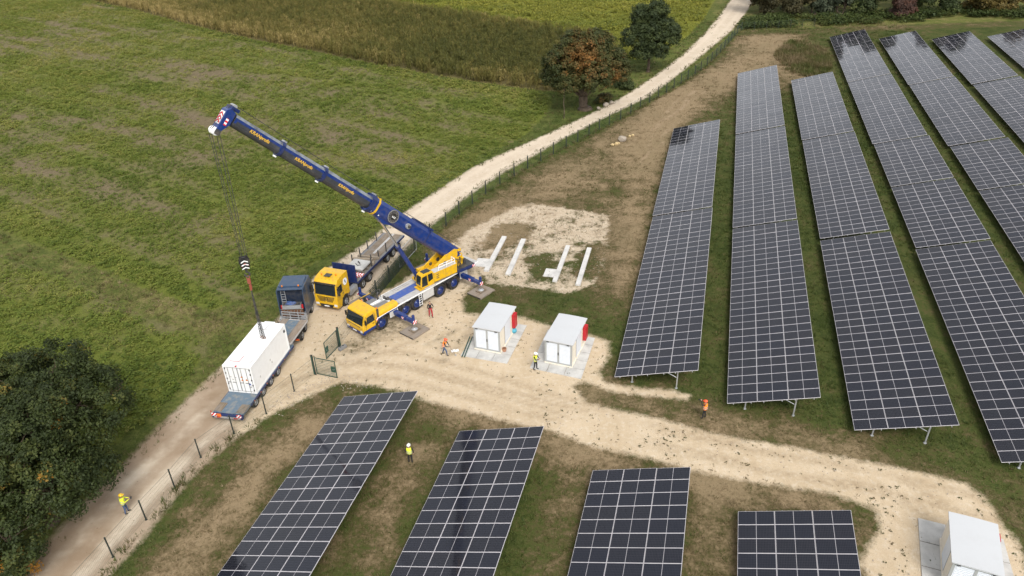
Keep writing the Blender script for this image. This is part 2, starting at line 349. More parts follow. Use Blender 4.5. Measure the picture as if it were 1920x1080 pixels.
def m_wood(name='weathered_wood', c=(.20, .155, .11)):
    k = NT(name); v = k.mapv(k.obj(), 0, (.6, 9, 9)); n = k.noise(v, 2.2, 5, .65); n2 = k.noise(k.obj(), 1.1, 3)
    k.col(k.mix(k.rng(n2, .4, .7, 0, .6), k.mix(k.rng(n, .35, .7), tuple(q * .62 for q in c), tuple(q * 1.25 for q in c)), (.24, .22, .2)))
    k.b.inputs['Roughness'].default_value = .9; k.bump(n, .01, .5); return k.m

def m_glass(name='window_glass', c=(.012, .016, .018), rough=.04):
    k = NT(name); n = k.noise(k.obj(), 2.0, 2); k.col(k.mix(n, c, tuple(q * 1.8 for q in c)))
    k.b.inputs['Roughness'].default_value = rough; k.b.inputs['Specular IOR Level'].default_value = .5; return k.m

def m_stripes(name, c1, c2, period=.3, ang=45, axis=(1, 0, 1)):
    k = NT(name); v = k.obj(); sx = k.n('ShaderNodeSeparateXYZ'); k.l(v, sx.inputs[0]); a = None
    for w, o in zip(axis, sx.outputs):
        if w:
            t = k.math('MULTIPLY', o, float(w)); a = t if a is None else k.math('ADD', a, t)
    fr = k.math('FRACT', k.math('DIVIDE', a, period)); k.col(k.mix(k.math('GREATER_THAN', fr, .5), c1, c2)); k.b.inputs['Roughness'].default_value = .45; return k.m

def m_cells():
    k = NT('solar_cells'); v = k.obj(); br = k.n('ShaderNodeTexBrick'); k.l(v, br.inputs['Vector'])
    br.offset = 0; br.inputs['Scale'].default_value = 1.0; br.inputs['Mortar Size'].default_value = .006; br.inputs['Brick Width'].default_value = .0905; br.inputs['Row Height'].default_value = .181
    br.inputs['Color1'].default_value = (.014, .0148, .021, 1); br.inputs['Color2'].default_value = (.011, .0118, .017, 1); br.inputs['Mortar'].default_value = (.05, .05, .058, 1)
    oi = k.n('ShaderNodeObjectInfo'); c = k.mix(k.rng(oi.outputs['Random'], 0, 1, 0, .35), br.outputs['Color'], (.010, .014, .027))
    k.col(c); k.l(k.rng(oi.outputs['Random'], 0, 1, .045, .09), k.b.inputs['Roughness']); k.b.inputs['IOR'].default_value = 1.42; k.b.inputs['Specular IOR Level'].default_value = .5
    dn = k.noise(k.pos(), .8, 3); return k.m

M = {}
M['grass'] = m_grass(); M['yard'] = m_yard(); M['patch'] = m_patch(); M['road'] = m_road(); M['soil'] = m_soil('field_soil')
M['soil_corn'] = m_soil('corn_soil', tone=((.085, .078, .024), (.12, .10, .034), (.055, .05, .02)))
M['soil_far'] = m_soil('mustard_field', tone=((.135, .150, .020), (.180, .178, .030), (.085, .105, .018)))
M['yellow'] = paint('yellow_paint', (.64, .37, .006), .36, wear=.15, coat=.25)
M['blue'] = paint('blue_paint', (.004, .026, .150), .30, wear=.09, coat=.25)
M['deepblue'] = paint('dark_blue_paint', (.007, .020, .095), .38, wear=.06)
M['truckblue'] = paint('slate_blue_paint', (.026, .055, .105), .35, wear=.10, coat=.2)
M['deckblue'] = paint('worn_blue_deck', (.10, .145, .19), .7, wear=.25, dirt=(.3, .26, .2))
M['padblue'] = paint('blue_antislip', (.04, .085, .30), .7, wear=.15, dirt=(.2, .19, .2))
M['alu'] = paint('alu_deck', (.42, .41, .40), .5, wear=.2, dirt=(.25, .23, .2))
M['ltgrey'] = paint('light_grey_paint', (.48, .47, .45), .5, wear=.1)
M['grey'] = paint('mid_grey', (.17, .17, .17), .6, wear=.15)
M['dark'] = paint('dark_metal', (.035, .035, .037), .55, wear=.2)
M['black'] = paint('black_rubber', (.017, .017, .017), .85, wear=.3, dirt=(.09, .075, .055), spec=.25)
M['steel'] = paint('galvanised_steel', (.42, .43, .44), .42, metal=.5, wear=.1)
M['chrome'] = paint('polished_rod', (.62, .62, .62), .16, metal=.9, wear=.02)
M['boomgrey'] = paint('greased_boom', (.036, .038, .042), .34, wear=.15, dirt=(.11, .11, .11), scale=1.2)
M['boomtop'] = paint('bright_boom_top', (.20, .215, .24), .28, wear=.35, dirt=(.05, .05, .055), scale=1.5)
M['red'] = paint('red_paint', (.42, .012, .02), .4, wear=.05)
M['white'] = paint('white_paint', (.78, .78, .77), .4, wear=.03)
M['roofgrey'] = paint('grey_roof', (.48, .49, .50), .5, wear=.02, scale=1.0)
M['cream'] = paint('cream_wall', (.72, .66, .55), .7, wear=.05)
M['framegrey'] = paint('grey_frame', (.33, .34, .33), .5, wear=.05)
M['door'] = paint('white_louvre', (.64, .67, .71), .45, wear=.03)
M['green'] = paint('green_steel', (.012, .060, .040), .45, wear=.08)
M['alframe'] = paint('module_frame', (.55, .525, .545), .4, metal=0, wear=.02)
M['cells'] = m_cells(); M['glass'] = m_glass(); M['concrete'] = m_concrete(); M['paleconc'] = m_concrete('pale_concrete', (.56, .545, .52))
M['slab'] = m_concrete('paving_concrete', (.50, .49, .465))
M['paletimber'] = m_wood('pale_timber', (.34, .27, .19)); M['darktimber'] = m_wood('dark_timber', (.085, .065, .05)); M['post'] = paint('post_green', (.012, .022, .018), .6); M['wood'] = m_wood(); M['padwood'] = m_wood('outrigger_timber', (.26, .205, .155)); M['bark'] = m_bark()
M['stone'] = m_concrete('limestone', (.34, .29, .235)); M['ochre'] = m_concrete('ochre_stone', (.50, .38, .2))
M['chev'] = m_stripes('red_white_stripes', (.62, .015, .02), (.78, .78, .78), .28, axis=(0, 1, 1))
M['chevx'] = m_stripes('red_white_bands', (.62, .015, .02), (.78, .78, .78), .34, axis=(1, 0, 1))
M['orange'] = paint('orange_plate', (.75, .16, .01), .5); M['amber'] = paint('amber_lens', (.7, .2, .01), .25); M['lamp'] = paint('clear_lens', (.62, .64, .66), .12)
M['redlens'] = paint('red_lens', (.4, .01, .01), .2)
M['gold'] = paint('gold_lettering', (.72, .42, .05), .5, wear=0)
M['skin'] = paint('skin', (.42, .24, .16), .6, wear=.02); M['hivis'] = paint('hi_vis_yellow', (.66, .72, .04), .8, wear=.03); M['hiorange'] = paint('hi_vis_orange', (.85, .22, .015), .8, wear=.03)
M['jeans'] = paint('blue_jeans', (.05, .085, .17), .9, wear=.1); M['blackcloth'] = paint('black_cloth', (.014, .014, .017), .9, wear=.06); M['redcloth'] = paint('red_cloth', (.40, .015, .03), .9, wear=.05)
M['bluetarp'] = paint('blue_tarp', (.03, .07, .2), .6); M['cyan'] = paint('light_blue_plastic', (.07, .33, .45), .45); M['hatred'] = paint('orange_red_helmet', (.75, .10, .03), .35); M['dullred'] = paint('dull_red_steel', (.26, .06, .035), .6, wear=.2)
M['hatwhite'] = paint('white_helmet', (.8, .8, .78), .35, wear=.02); M['hatyellow'] = paint('yellow_helmet', (.75, .45, .02), .35, wear=.02); M['terracotta'] = paint('terracotta', (.4, .2, .12), .8)
M['rust'] = paint('rusty_steel', (.16, .075, .035), .8, wear=.3, dirt=(.05, .03, .02))
M['screen'] = paint('dark_green_screen', (.012, .030, .024), .8, wear=.1)

# ------------------------------------------------------------------ ground sheets
FENCE_A = [(-26.9, 29.3), (-26.0, 32.3), (-25.1, 35.3), (-24.2, 38.1), (-23.4, 41.1), (-21.7, 43.6), (-19.8, 45.8), (-18.2, 48.5), (-16.9, 50.7)]
FENCE_B = [(-15.6, 54.6), (-14.8, 57.6), (-14.1, 60.4), (-13.4, 63.1), (-12.5, 66.0), (-11.6, 69.2), (-10.5, 72.3), (-9.0, 75.3), (-7.4, 78.2), (-6.0, 81.2), (-4.5, 84.1), (-2.9, 87.0), (-1.1, 89.9), (.8, 92.5), (2.7, 95.1), (4.6, 97.6), (6.5, 100.0), (8.5, 102.4), (10.4, 104.8), (12.3, 107.2), (14.1, 109.4), (15.9, 111.6), (18.0, 114.1), (20, 116.6), (22, 119.5), (24, 122.2), (25.9, 124.7), (27.8, 127.2), (29.6, 129.7), (31.4, 132.3), (33.2, 134.9), (35.1, 137.6), (36.9, 140.6), (38.8, 143.7), (40.4, 146.6), (42.1, 149.8), (43.8, 153.2), (45.5, 156.5), (47.1, 159.8), (48.7, 163.1), (50.2, 166.3), (51.7, 169.3), (53.5, 172.4)]
FENCE_C = [(53.5, 172.4), (56.2, 172.0), (59.0, 172.3), (61.8, 172.6), (64.6, 172.9), (67.4, 173.2), (70.2, 173.5)]
ROAD_N = len(P_road) // 2
ROAD_C = [((a[0] + b[0]) / 2, (a[1] + b[1]) / 2) for a, b in zip(P_road[:ROAD_N], reversed(P_road[ROAD_N:]))]

def g(x, y, line, w): return np.exp(-(seg_dist(x, y, line) / w) ** 2)
def f_left(x, y): return ~inside(x, y, FENCE_A + FENCE_B + [(200, 172), (200, 0), (-26, 0)])
def f_dry(x, y):
    a = x * DV[0] + y * DV[1]; c = x * PV[0] + y * PV[1]
    d = .38 + .30 * (fbm(x * .09, y * .09, 3) - .5) * 2
    site = (c > -6.5) & (a > 45.5)
    d = np.where(site, .20 + .36 * (fbm(x * .25, y * .08, 9) - .4), d)
    for L, w, k in ((DRY_A, 6.0, .54), (DRY_B, 3.2, .46), (DRY_C, 2.0, .52), (DRY_D, 1.8, .4), (DRY_E, 2.4, .45), (DRY_F, 1.6, .35), (DRY_G, 1.9, .25), (DRY_H, 2.0, .3), (DRY_I, 8, .5)): d = d + k * g(x, y, L, w)
    d = d - .25 * g(x, y, GREEN_A, 1.6) - .22 * g(x, y, FENCE_B, .9) - .25 * g(x, y, FENCE_A, 1.2)
    d = d + .30 * (fbm(x * .5, y * .5, 19) - .5) * (a > 46) + .5 * (fbm(x * .33, y * .33, 23) - .52) * (a < 46)
    # beyond the site: lush verges
    out = seg_dist(x, y, ROAD_C) < 9.5
    left = f_left(x, y)
    d = np.where(left, .27 + .22 * (fbm(x * .15, y * .15, 21) - .5) * 2, d)
    d = d + .16 * g(x, y, GRASS_TRACK, 2.0) + .12 * g(x, y, [(-42, 68.2), (-33.5, 63.0), (-28, 59.5), (-25, 62), (-23, 58)], 2.2) * (fbm(x * .3, y * .3, 5) * 1.6)
    d = np.where((y > 168) & (x > 52), .42 + .5 * (fbm(x * .15, y * .3, 4) - .4), d)
    return d
def offset(L, d):
    L = np.array(L, float); t = np.gradient(L, axis=0); t /= np.hypot(*t.T)[:, None]; return L + d * np.stack([-t[:, 1], t[:, 0]], 1)
def f_bare(x, y):
    b = .95 * g(x, y, [(-19.4, 45.2), (-17.6, 47.6), (-15.8, 49.4), (-12, 48.4)], 1.0) + .55 * g(x, y, [(-20, 44.6), (-17.2, 49.6)], .55)
    for L, w, k in ((DRY_C, .9, .45), (DRY_B, 1.0, .15), (DRY_A, 1.6, .15)): b = b + k * g(x, y, L, w)
    for L in (DRY_A, DRY_B, offset(DRY_A, -4.2), TRACK_A, GRASS_TRACK):
        for d in (-.95, .95): b = b + (.50 if L is GRASS_TRACK else .42) * g(x, y, offset(L, d), .36)
    return b
STREAK = -0.63
def f_veg(x, y, far=0.0):
    u = x * math.cos(STREAK) + y * math.sin(STREAK); v = -x * math.sin(STREAK) + y * math.cos(STREAK)
    n = fbm(u * .035, v * .42, 31, 4); n2 = fbm(x * .3, y * .3, 41, 3); n3 = fbm(u * .02, v * .05, 51, 2)
    near = g(x, y, ROAD_C, 26.0)          # lush band beside the road
    patch = np.exp(-(((x + 22) / 26) ** 2 + ((y - 108) / 26) ** 2)) + .8 * np.exp(-(((x + 60) / 30) ** 2 + ((y - 125) / 22) ** 2))
    return .66 + 1.1 * (n - .5) + .7 * (n2 - .5) + .25 * (n3 - .5) + .25 * near - .12 * patch
def f_oil(x, y): return g(x, y, [(-14.2, 54.8), (-12.6, 56.6), (-10.5, 57.8)], 1.5) + .5 * g(x, y, [(-6.3, 51.8), (-4.8, 54.2), (-4.5, 55.6)], .35) + .7 * g(x, y, [(-7.6, 54.6), (-5.2, 56.6)], .28)

def ground_attrs(V, sd=None, extra=None):
    x, y = V[:, 0], V[:, 1]; A = {'dry': f_dry(x, y), 'bare': f_bare(x, y), 'lush': f_left(x, y).astype(float)}
    if sd is not None: A['sd'] = sd
    A.update(extra or {}); return A

def grid_sheet(name, xs, ys, z, mat, poly=None, margin=1.6, extra=None, sdf=None, inc=None):
    X, Y = np.meshgrid(xs, ys); x, y = X.ravel(), Y.ravel(); nx, ny = len(xs), len(ys)
    i = np.arange(nx * ny).reshape(ny, nx); F = np.stack([i[:-1, :-1], i[:-1, 1:], i[1:, 1:], i[1:, :-1]], -1).reshape(-1, 4)
    sd = None
    if poly is not None:
        sd = sdist(x, y, poly) if sdf is None else sdf(x, y)
        sm = sd if inc is None else inc(x, y); F = F[(sm[F] > -margin).any(1)]
    used = np.unique(F); mp = np.full(nx * ny, -1); mp[used] = np.arange(len(used)); F = mp[F]; x, y = x[used], y[used]; sd = sd[used] if sd is not None else None
    V = np.stack([x, y, np.full(len(x), z)], -1)
    me = np_mesh(name, V, F, [mat], ground_attrs(V, sd, extra(x, y) if extra else None), smooth=True)
    return tag(link(name, me), kind='structure')

def ladder(a, b, s0, s1):
    out = [a]
    while out[-1] < b: t = (out[-1] - a) / (b - a); out.append(out[-1] + s0 + (s1 - s0) * t)
    return np.array(out)
YS = ladder(12, 330, .55, 3.0); XSp = ladder(0, 190, .55, 3.0); XS = np.concatenate([-XSp[:0:-1], XSp])
grid_sheet('ground', np.concatenate([[-4000, -1500, -600, -320], XS, [320, 600, 1500, 4000]]), np.concatenate([[-1500, -400, -100, -20], YS, [600, 1500, 4500]]), 0.0, M['grass'])
def span(P, st, m=2.0):
    P = np.array(P); return np.arange(P[:, 0].min() - m, P[:, 0].max() + m + st, st), np.arange(P[:, 1].min() - m, P[:, 1].max() + m + st, st)
veg_x = lambda x, y: {'veg': f_veg(x, y)}
grid_sheet('crop_field', *span(P_field1, 1.5), .004, M['soil'], P_field1, 2.2, veg_x)
grid_sheet('crop_field', *span(P_field2, .7), .0095, M['soil'], P_field2, 1.6, veg_x)
one = lambda x, y: {'veg': np.full(len(x), 1.0)}
grid_sheet('corn_field_soil', *span(P_corn, 1.5), .008, M['soil_corn'], P_corn, 1.6, lambda x, y: {'veg': np.full(len(x), .7)})
grid_sheet('mustard_field', *span(P_farfield, 1.8), .006, M['soil_far'], P_farfield, 1.8, one)
def road_x(x, y):
    a = np.stack([x, y], -1); L = np.array(ROAD_C); best = np.full(len(x), 1e9); lat = np.zeros(len(x))
    for p, q in zip(L[:-1], L[1:]):
        d = q - p; t = np.clip(((a - p) @ d) / (d @ d), 0, 1); e = a - p - t[:, None] * d; r = np.hypot(*e.T)
        s = np.sign(d[0] * e[:, 1] - d[1] * e[:, 0]) * r; m = r < best; best[m] = r[m]; lat[m] = s[m]
    return {'lat': lat / 2.6, 'brown': 1 - smooth(y, 46, 78)}
grid_sheet('gravel_road', *span(P_road, .6), .012, M['road'], P_road, 1.6, road_x, sdf=lambda x, y: sdist(x, y, P_road) + .7)
RUTS = [[(-19, 48.5), (-14.5, 51.2), (-9.5, 50.6), (-3, 47.6), (4, 44.4), (11, 41.2), (18, 38.6), (25, 36.3), (31, 33.6)], [(-17.5, 54), (-14, 53.2), (-9, 52.2), (-3, 49.2), (2, 46.4), (9, 42.6), (16, 39.8)], [(-15, 52.5), (-11.5, 54.5), (-7.5, 57.5), (-4.8, 60.5), (-2, 64)], [(20, 38), (25, 36.8), (27.5, 33.5), (27, 29)]]
def f_rut(x, y):
    b = 0
    for L in RUTS:
        for d in (-.95, .95): b = np.maximum(b, g(x, y, offset(L, d), .34) * smooth(fbm(x * .12, y * .12, 66), .3, .55))
    return b
def yard_sd(x, y): return np.maximum(sdist(x, y, P_yard), sdist(x, y, P_road) + .7)
grid_sheet('gravel_yard', *span(P_yard, .35), .020, M['yard'], P_yard, 1.0, lambda x, y: {'oil': f_oil(x, y), 'rut': f_rut(x, y)}, sdf=yard_sd, inc=lambda x, y: sdist(x, y, P_yard))
grid_sheet('rubble_patch', *span(P_beampatch, .5), .024, M['patch'], P_beampatch, 2.0, lambda x, y: {'sd2': yard_sd(x, y), 'weed': g(x, y, [(-1, 74), (0.5, 76.5)], 2.2) + g(x, y, [(3.2, 69.5), (3.4, 66)], 1.4) + g(x, y, [(7.5, 66.5), (9, 71)], 1.6)})

# ------------------------------------------------------------------ plants that nobody could count: instanced on points
def leaf_clump(name, n, h, spread, lw, ll, mat, seed, blades=False, droop=.4):
    r = np.random.default_rng(seed); V, F = [], []
    for i in range(n):
        a = r.uniform(0, 2 * math.pi); rr = spread * math.sqrt(r.uniform(0, 1)) ; z = h * r.uniform(.25, 1.0) if not blades else 0
        bx, by = rr * math.cos(a), rr * math.sin(a); da = a + r.normal(0, .7); L = ll * r.uniform(.6, 1.25); w = lw * r.uniform(.7, 1.2)
        dx, dy = math.cos(da), math.sin(da); px, py = -dy, dx; b = len(V)
        if blades:
            hh = h * r.uniform(.5, 1.1)
            V += [(bx - px * w, by - py * w, 0), (bx + px * w, by + py * w, 0), (bx + dx * L, by + dy * L, hh)]
            F.append((b, b + 1, b + 2, b + 2))
        else:
            z2 = z + L * r.uniform(-droop, .25); zm = z + L * .18
            V += [(bx, by, z), (bx + dx * L * .5 - px * w, by + dy * L * .5 - py * w, zm), (bx + dx * L, by + dy * L, z2), (bx + dx * L * .5 + px * w, by + dy * L * .5 + py * w, zm)]
            F.append((b, b + 1, b + 2, b + 3))
    me = bpy.data.meshes.new(name); me.from_pydata(V, [], [tuple(dict.fromkeys(f)) for f in F]); me.materials.append(mat)
    return bpy.data.objects.new(name, me)

def scatter(name, pts, rot, scl, tint, variants, label, cat):
    n = len(pts); me = bpy.data.meshes.new(name); me.vertices.add(n); me.vertices.foreach_set('co', np.asarray(pts, np.float32).ravel())
    def add(k, t, v, f='value'):
        a = me.attributes.new(k, t, 'POINT'); a.data.foreach_set(f, np.asarray(v).ravel())
    e = np.zeros((n, 3), np.float32); e[:, 2] = rot; add('rot', 'FLOAT_VECTOR', e, 'vector')
    s = np.asarray(scl, np.float32); s = np.repeat(s[:, None], 3, 1) if s.ndim == 1 else s; add('scl', 'FLOAT_VECTOR', s, 'vector')
    add('tint', 'FLOAT', np.asarray(tint, np.float32)); add('var', 'INT', RNG.integers(0, len(variants), n).astype(np.int32))
    o = link(name, me); tag(o, label, cat, kind='stuff')
    t = bpy.data.node_groups.new(name, 'GeometryNodeTree'); t.interface.new_socket('Geometry', in_out='INPUT', socket_type='NodeSocketGeometry'); t.interface.new_socket('Geometry', in_out='OUTPUT', socket_type='NodeSocketGeometry')
    gi = t.nodes.new('NodeGroupInput'); go = t.nodes.new('NodeGroupOutput'); j = t.nodes.new('GeometryNodeJoinGeometry')
    def na(k, ty): q = t.nodes.new('GeometryNodeInputNamedAttribute'); q.data_type = ty; q.inputs['Name'].default_value = k; return q.outputs['Attribute']
    rr, ss, vv = na('rot', 'FLOAT_VECTOR'), na('scl', 'FLOAT_VECTOR'), na('var', 'INT')
    for i, ob in enumerate(variants):
        c = t.nodes.new('FunctionNodeCompare'); c.data_type = 'INT'; c.operation = 'EQUAL'; t.links.new(vv, c.inputs[2]); c.inputs[3].default_value = i
        oi = t.nodes.new('GeometryNodeObjectInfo'); oi.inputs['Object'].default_value = ob; oi.inputs['As Instance'].default_value = True
        ip = t.nodes.new('GeometryNodeInstanceOnPoints'); t.links.new(gi.outputs[0], ip.inputs['Points']); t.links.new(c.outputs[0], ip.inputs['Selection'])
        t.links.new(oi.outputs['Geometry'], ip.inputs['Instance']); t.links.new(rr, ip.inputs['Rotation']); t.links.new(ss, ip.inputs['Scale']); t.links.new(ip.outputs[0], j.inputs[0])
    t.links.new(j.outputs[0], go.inputs[0]); md = o.modifiers.new('scatter', 'NODES'); md.node_group = t
    return o

def in_view(x, y, m=.06):
    """keep plants to the part of the site a viewer here, or a few steps aside, can see"""
    d = y * _f.y + (0 - CAM_H) * _f.z; u = (x * _r2.x + y * _r2.y - CAM_H * _r2.z) / np.maximum(d, .1); v = (x * _u2.x + y * _u2.y - CAM_H * _u2.z) / np.maximum(d, .1)
    hw = 960 / 1397.94 + m * 2.2; hh = 540 / 1397.94 + m; return (d > 1) & (abs(u) < hw) & (v < hh) & (v > -hh)
def rnd_pts(x0, x1, y0, y1, dens):
    n = int((x1 - x0) * (y1 - y0) * dens); return RNG.uniform(x0, x1, n), RNG.uniform(y0, y1, n)

GREENLEAF = m_leaf('crop_leaf', ((0, (.082, .122, .018)), (.4, (.155, .195, .032)), (.7, (.24, .245, .055)), (1, (.33, .29, .095))), .4)
crop_v = [leaf_clump('crop_plant_model', 11, .34, .16, .075, .24, GREENLEAF, 100 + i) for i in range(4)]
def crop(name, poly, dens, s0, label, ymin, ymax, xmin, xmax, thr=.40, rowd=.6):
    x, y = rnd_pts(xmin, xmax, ymin, ymax, dens); sd = sdist(x, y, poly); v = f_veg(x, y)
    uu = x * math.cos(STREAK) + y * math.sin(STREAK); vv = -x * math.sin(STREAK) + y * math.cos(STREAK); vv = np.round(vv / rowd) * rowd + RNG.normal(0, rowd * .2, len(x)); x, y = uu * math.cos(STREAK) - vv * math.sin(STREAK), uu * math.sin(STREAK) + vv * math.cos(STREAK); sd = sdist(x, y, poly); v = f_veg(x, y); v = np.where(np.abs((vv + 3) % 15 - 7.5) > 1.0, v, v - .38 * ((np.abs(np.abs((vv + 3) % 15 - 7.5) - .8) < .3)))
    k = (sd > .15 + .5 * RNG.random(len(x))) & in_view(x, y) & (v + RNG.normal(0, .24, len(x)) > thr); x, y, v = x[k], y[k], v[k]
    t = np.clip(.36 + .30 * (fbm(x * .12, y * .12, 71) - .5) * 2 + .9 * np.maximum(0, fbm(x * .06, y * .1, 77) - .55) + RNG.normal(0, .14, len(x)), 0, 1)
    t = np.clip(t + .14 * smooth(y, 85, 190) + .10 * smooth(-x, 30, 110), 0, 1)  # haze put into the leaf tint: yellower with distance and to the left
    scatter(name, np.stack([x, y, np.full(len(x), .01)], -1), RNG.uniform(0, 6.28, len(x)), s0 * RNG.uniform(.65, 1.3, len(x)) * (.7 + .5 * np.clip(v, 0, 1)), t, crop_v, label, 'crop')
crop('crop_plants', P_field2, 5.2, .84, 'leafy green catch crop growing in the near field below the grass track', 34, 78, -64, -27, thr=.52)
crop('crop_plants', P_field1, 5.2, .86, 'leafy green catch crop growing in the big field behind the crane boom', 60, 118, -95, 9)
crop('crop_plants', P_field1, 2.6, 1.15, 'thinning green catch crop on the far slope of the big field', 118, 285, -180, 9)
MUST = m_leaf('mustard_leaf', ((0, (.12, .15, .024)), (.5, (.205, .21, .032)), (1, (.30, .28, .05))), .35)
must_v = [leaf_clump('mustard_plant_model', 9, .6, .35, .12, .4, MUST, 140 + i) for i in range(2)]
x, y = rnd_pts(-70, 66, 148, 300, 1.1); k = (sdist(x, y, P_farfield) > .4) & in_view(x, y); x, y = x[k], y[k]
scatter('mustard_plants', np.stack([x, y, np.full(len(x), .01)], -1), RNG.uniform(0, 6.28, len(x)), RNG.uniform(1.0, 1.9, len(x)), np.clip(.5 + 1.1 * (fbm(x * .05, y * .16, 91) - .5) + RNG.normal(0, .15, len(x)), 0, 1), must_v, 'yellow green mustard crop beyond the corn', 'crop')
CORN = m_leaf('corn_leaf', ((0, (.062, .070, .016)), (.45, (.125, .118, .028)), (.75, (.21, .170, .05)), (1, (.36, .28, .11))), .35)
def corn_model(seed):
    r = np.random.default_rng(seed); V, F = [], []
    for s in range(4):
        bx, by = r.uniform(-.45, .45, 2); H = r.uniform(1.9, 2.5)
        for a in (0, 1.57):
            b = len(V); c, d = math.cos(a) * .025, math.sin(a) * .025; V += [(bx - c, by - d, 0), (bx + c, by + d, 0), (bx + c * .5, by + d * .5, H), (bx - c * .5, by - d * .5, H)]; F.append((b, b + 1, b + 2, b + 3))
        for q in range(8):
            z = H * r.uniform(.25, .95); a = r.uniform(0, 6.28); dx, dy = math.cos(a), math.sin(a); L = r.uniform(.4, .75); w = .05; b = len(V)
            V += [(bx, by, z), (bx + dx * L * .5 - dy * w, by + dy * L * .5 + dx * w, z + .18), (bx + dx * L, by + dy * L, z - r.uniform(.0, .4)), (bx + dx * L * .5 + dy * w, by + dy * L * .5 - dx * w, z + .18)]; F.append((b, b + 1, b + 2, b + 3))
    me = bpy.data.meshes.new('corn_model'); me.from_pydata(V, [], F); me.materials.append(CORN); return bpy.data.objects.new('corn_model', me)
x, y = rnd_pts(-178, 25, 128, 322, 1.25); k = (sdist(x, y, P_corn) > .1) & in_view(x, y, .1); x, y = x[k], y[k]
u = x * math.cos(STREAK) + y * math.sin(STREAK); v = -x * math.sin(STREAK) + y * math.cos(STREAK); v = np.round(v / .9) * .9 + RNG.normal(0, .1, len(v)); x, y = u * math.cos(STREAK) - v * math.sin(STREAK), u * math.sin(STREAK) + v * math.cos(STREAK)
edge = smooth(sdist(x, y, P_corn), 6, 0)
scatter('corn_plants', np.stack([x, y, np.full(len(x), .0)], -1), RNG.uniform(0, 6.28, len(x)), RNG.uniform(.85, 1.15, len(x)), np.clip(.33 + .9 * (fbm(x * .04, y * .04, 15) - .5) + .22 * edge + .25 * smooth(-x, 40, 120) + RNG.normal(0, .16, len(x)), 0, 1), [corn_model(i) for i in range(3)], 'dense stand of ripening corn with brown and olive leaves', 'corn')

GRASS = m_leaf('grass_blade', ((0, (.046, .072, .012)), (.3, (.080, .100, .021)), (.55, (.105, .092, .032)), (.8, (.185, .138, .070)), (1, (.29, .22, .13))), .35)
tuft_v = [leaf_clump('grass_tuft_model', 9, .20, .16, .018, .16, GRASS, 200 + i, blades=True) for i in range(3)]
tall_v = [leaf_clump('tall_grass_model', 14, .55, .22, .03, .3, GRASS, 220 + i, blades=True) for i in range(3)]
SHEETS = [P_road, P_yard, P_field1, P_field2]
def free(x, y, keep_patch=False):
    k = np.ones(len(x), bool)
    for P in SHEETS: k &= sdist(x, y, P) < .35 * RNG.normal(0, 1, len(x)) - .1
    for P in (P_corn, P_farfield): k &= ~inside(x, y, P)
    return k
def tufts(x0, x1, y0, y1, dens, s0):
    x, y = rnd_pts(x0, x1, y0, y1, dens); k = in_view(x, y); x, y = x[k], y[k]; k = free(x, y); x, y = x[k], y[k]
    pat = sdist(x, y, P_beampatch); k = (pat < -.3) | (RNG.random(len(x)) < .12 + .5 * (fbm(x * .45, y * .45, 61) > .56)); x, y = x[k], y[k]
    return x, y, np.full(len(x), s0)
parts_ = [tufts(-45, 36, 24, 80, 8.0, 1.0), tufts(-45, 60, 80, 125, 3.4, 1.35), tufts(-20, 90, 125, 185, 1.3, 2.0), tufts(-70, -25, 50, 95, 3.0, 1.1), tufts(36, 75, 60, 125, 3.0, 1.4)]
x, y, s = (np.concatenate(q) for q in zip(*parts_))
dry = f_dry(x, y) + .16 * f_left(x, y) + RNG.normal(0, .17, len(x)) + .5 * (fbm(x * .5, y * .5, 81) - .5)
scatter('grass_tufts', np.stack([x, y, np.zeros(len(x))], -1), RNG.uniform(0, 6.28, len(x)), s * RNG.uniform(.6, 1.35, len(x)) * (1.15 - .4 * np.clip(dry, 0, 1)), np.clip(dry, 0, 1), tuft_v, 'short patchy grass, green to straw coloured, across the solar site and verges', 'grass')
# tall weeds: along the fences, the track margins and the thicket of dry grass
def along(line, n, w):
    L = np.array(line); seg = np.hypot(*np.diff(L, axis=0).T); c = np.concatenate([[0], np.cumsum(seg)]); t = RNG.uniform(0, c[-1], n); i = np.clip(np.searchsorted(c, t) - 1, 0, len(L) - 2)
    f = ((t - c[i]) / seg[i])[:, None]; p = L[i] * (1 - f) + L[i + 1] * f; return p + RNG.normal(0, w, (n, 2))
A = [along(FENCE_B[5:], 520, .25), along(FENCE_A, 150, .35), along(P_road[8:28], 380, .5) + np.array([-.6, .5]), along(GRASS_TRACK, 260, 1.8)]
tn = np.concatenate([np.full(len(a), t) for a, t in zip(A, (.50, .34, .28, .5))]); p = np.concatenate(A)
k = (sdist(p[:, 0], p[:, 1], P_road) < -.15) & (sdist(p[:, 0], p[:, 1], P_yard) < -.3) & (sdist(p[:, 0], p[:, 1], P_field1) < .3) & (abs(seg_dist(p[:, 0], p[:, 1], [(q[0], q[1] - .0) for q in GRASS_TRACK]) - 0) > .28); p, tn = p[k], tn[k]
scatter('tall_weeds', np.concatenate([p, np.zeros((len(p), 1))], 1), RNG.uniform(0, 6.28, len(p)), RNG.uniform(.35, .95, len(p)), np.clip(tn + .08 + RNG.normal(0, .2, len(p)), 0, 1), tall_v, 'taller unmown weeds along the fences and the edge of the gravel road', 'weeds')
x = RNG.normal(58.6, 3.2, 2600); y = RNG.normal(147, 8.0, 2600); k = (((x - 58.6 - (y - 147) * .25) / (4.2 + 2.2 * vnoise(y * .3, x * .05, 8))) ** 2 + ((y - 147) / 14) ** 2 < 1) & (x * PV[0] + y * PV[1] < 21.0 + 0 * x) ; x, y = x[k], y[k]
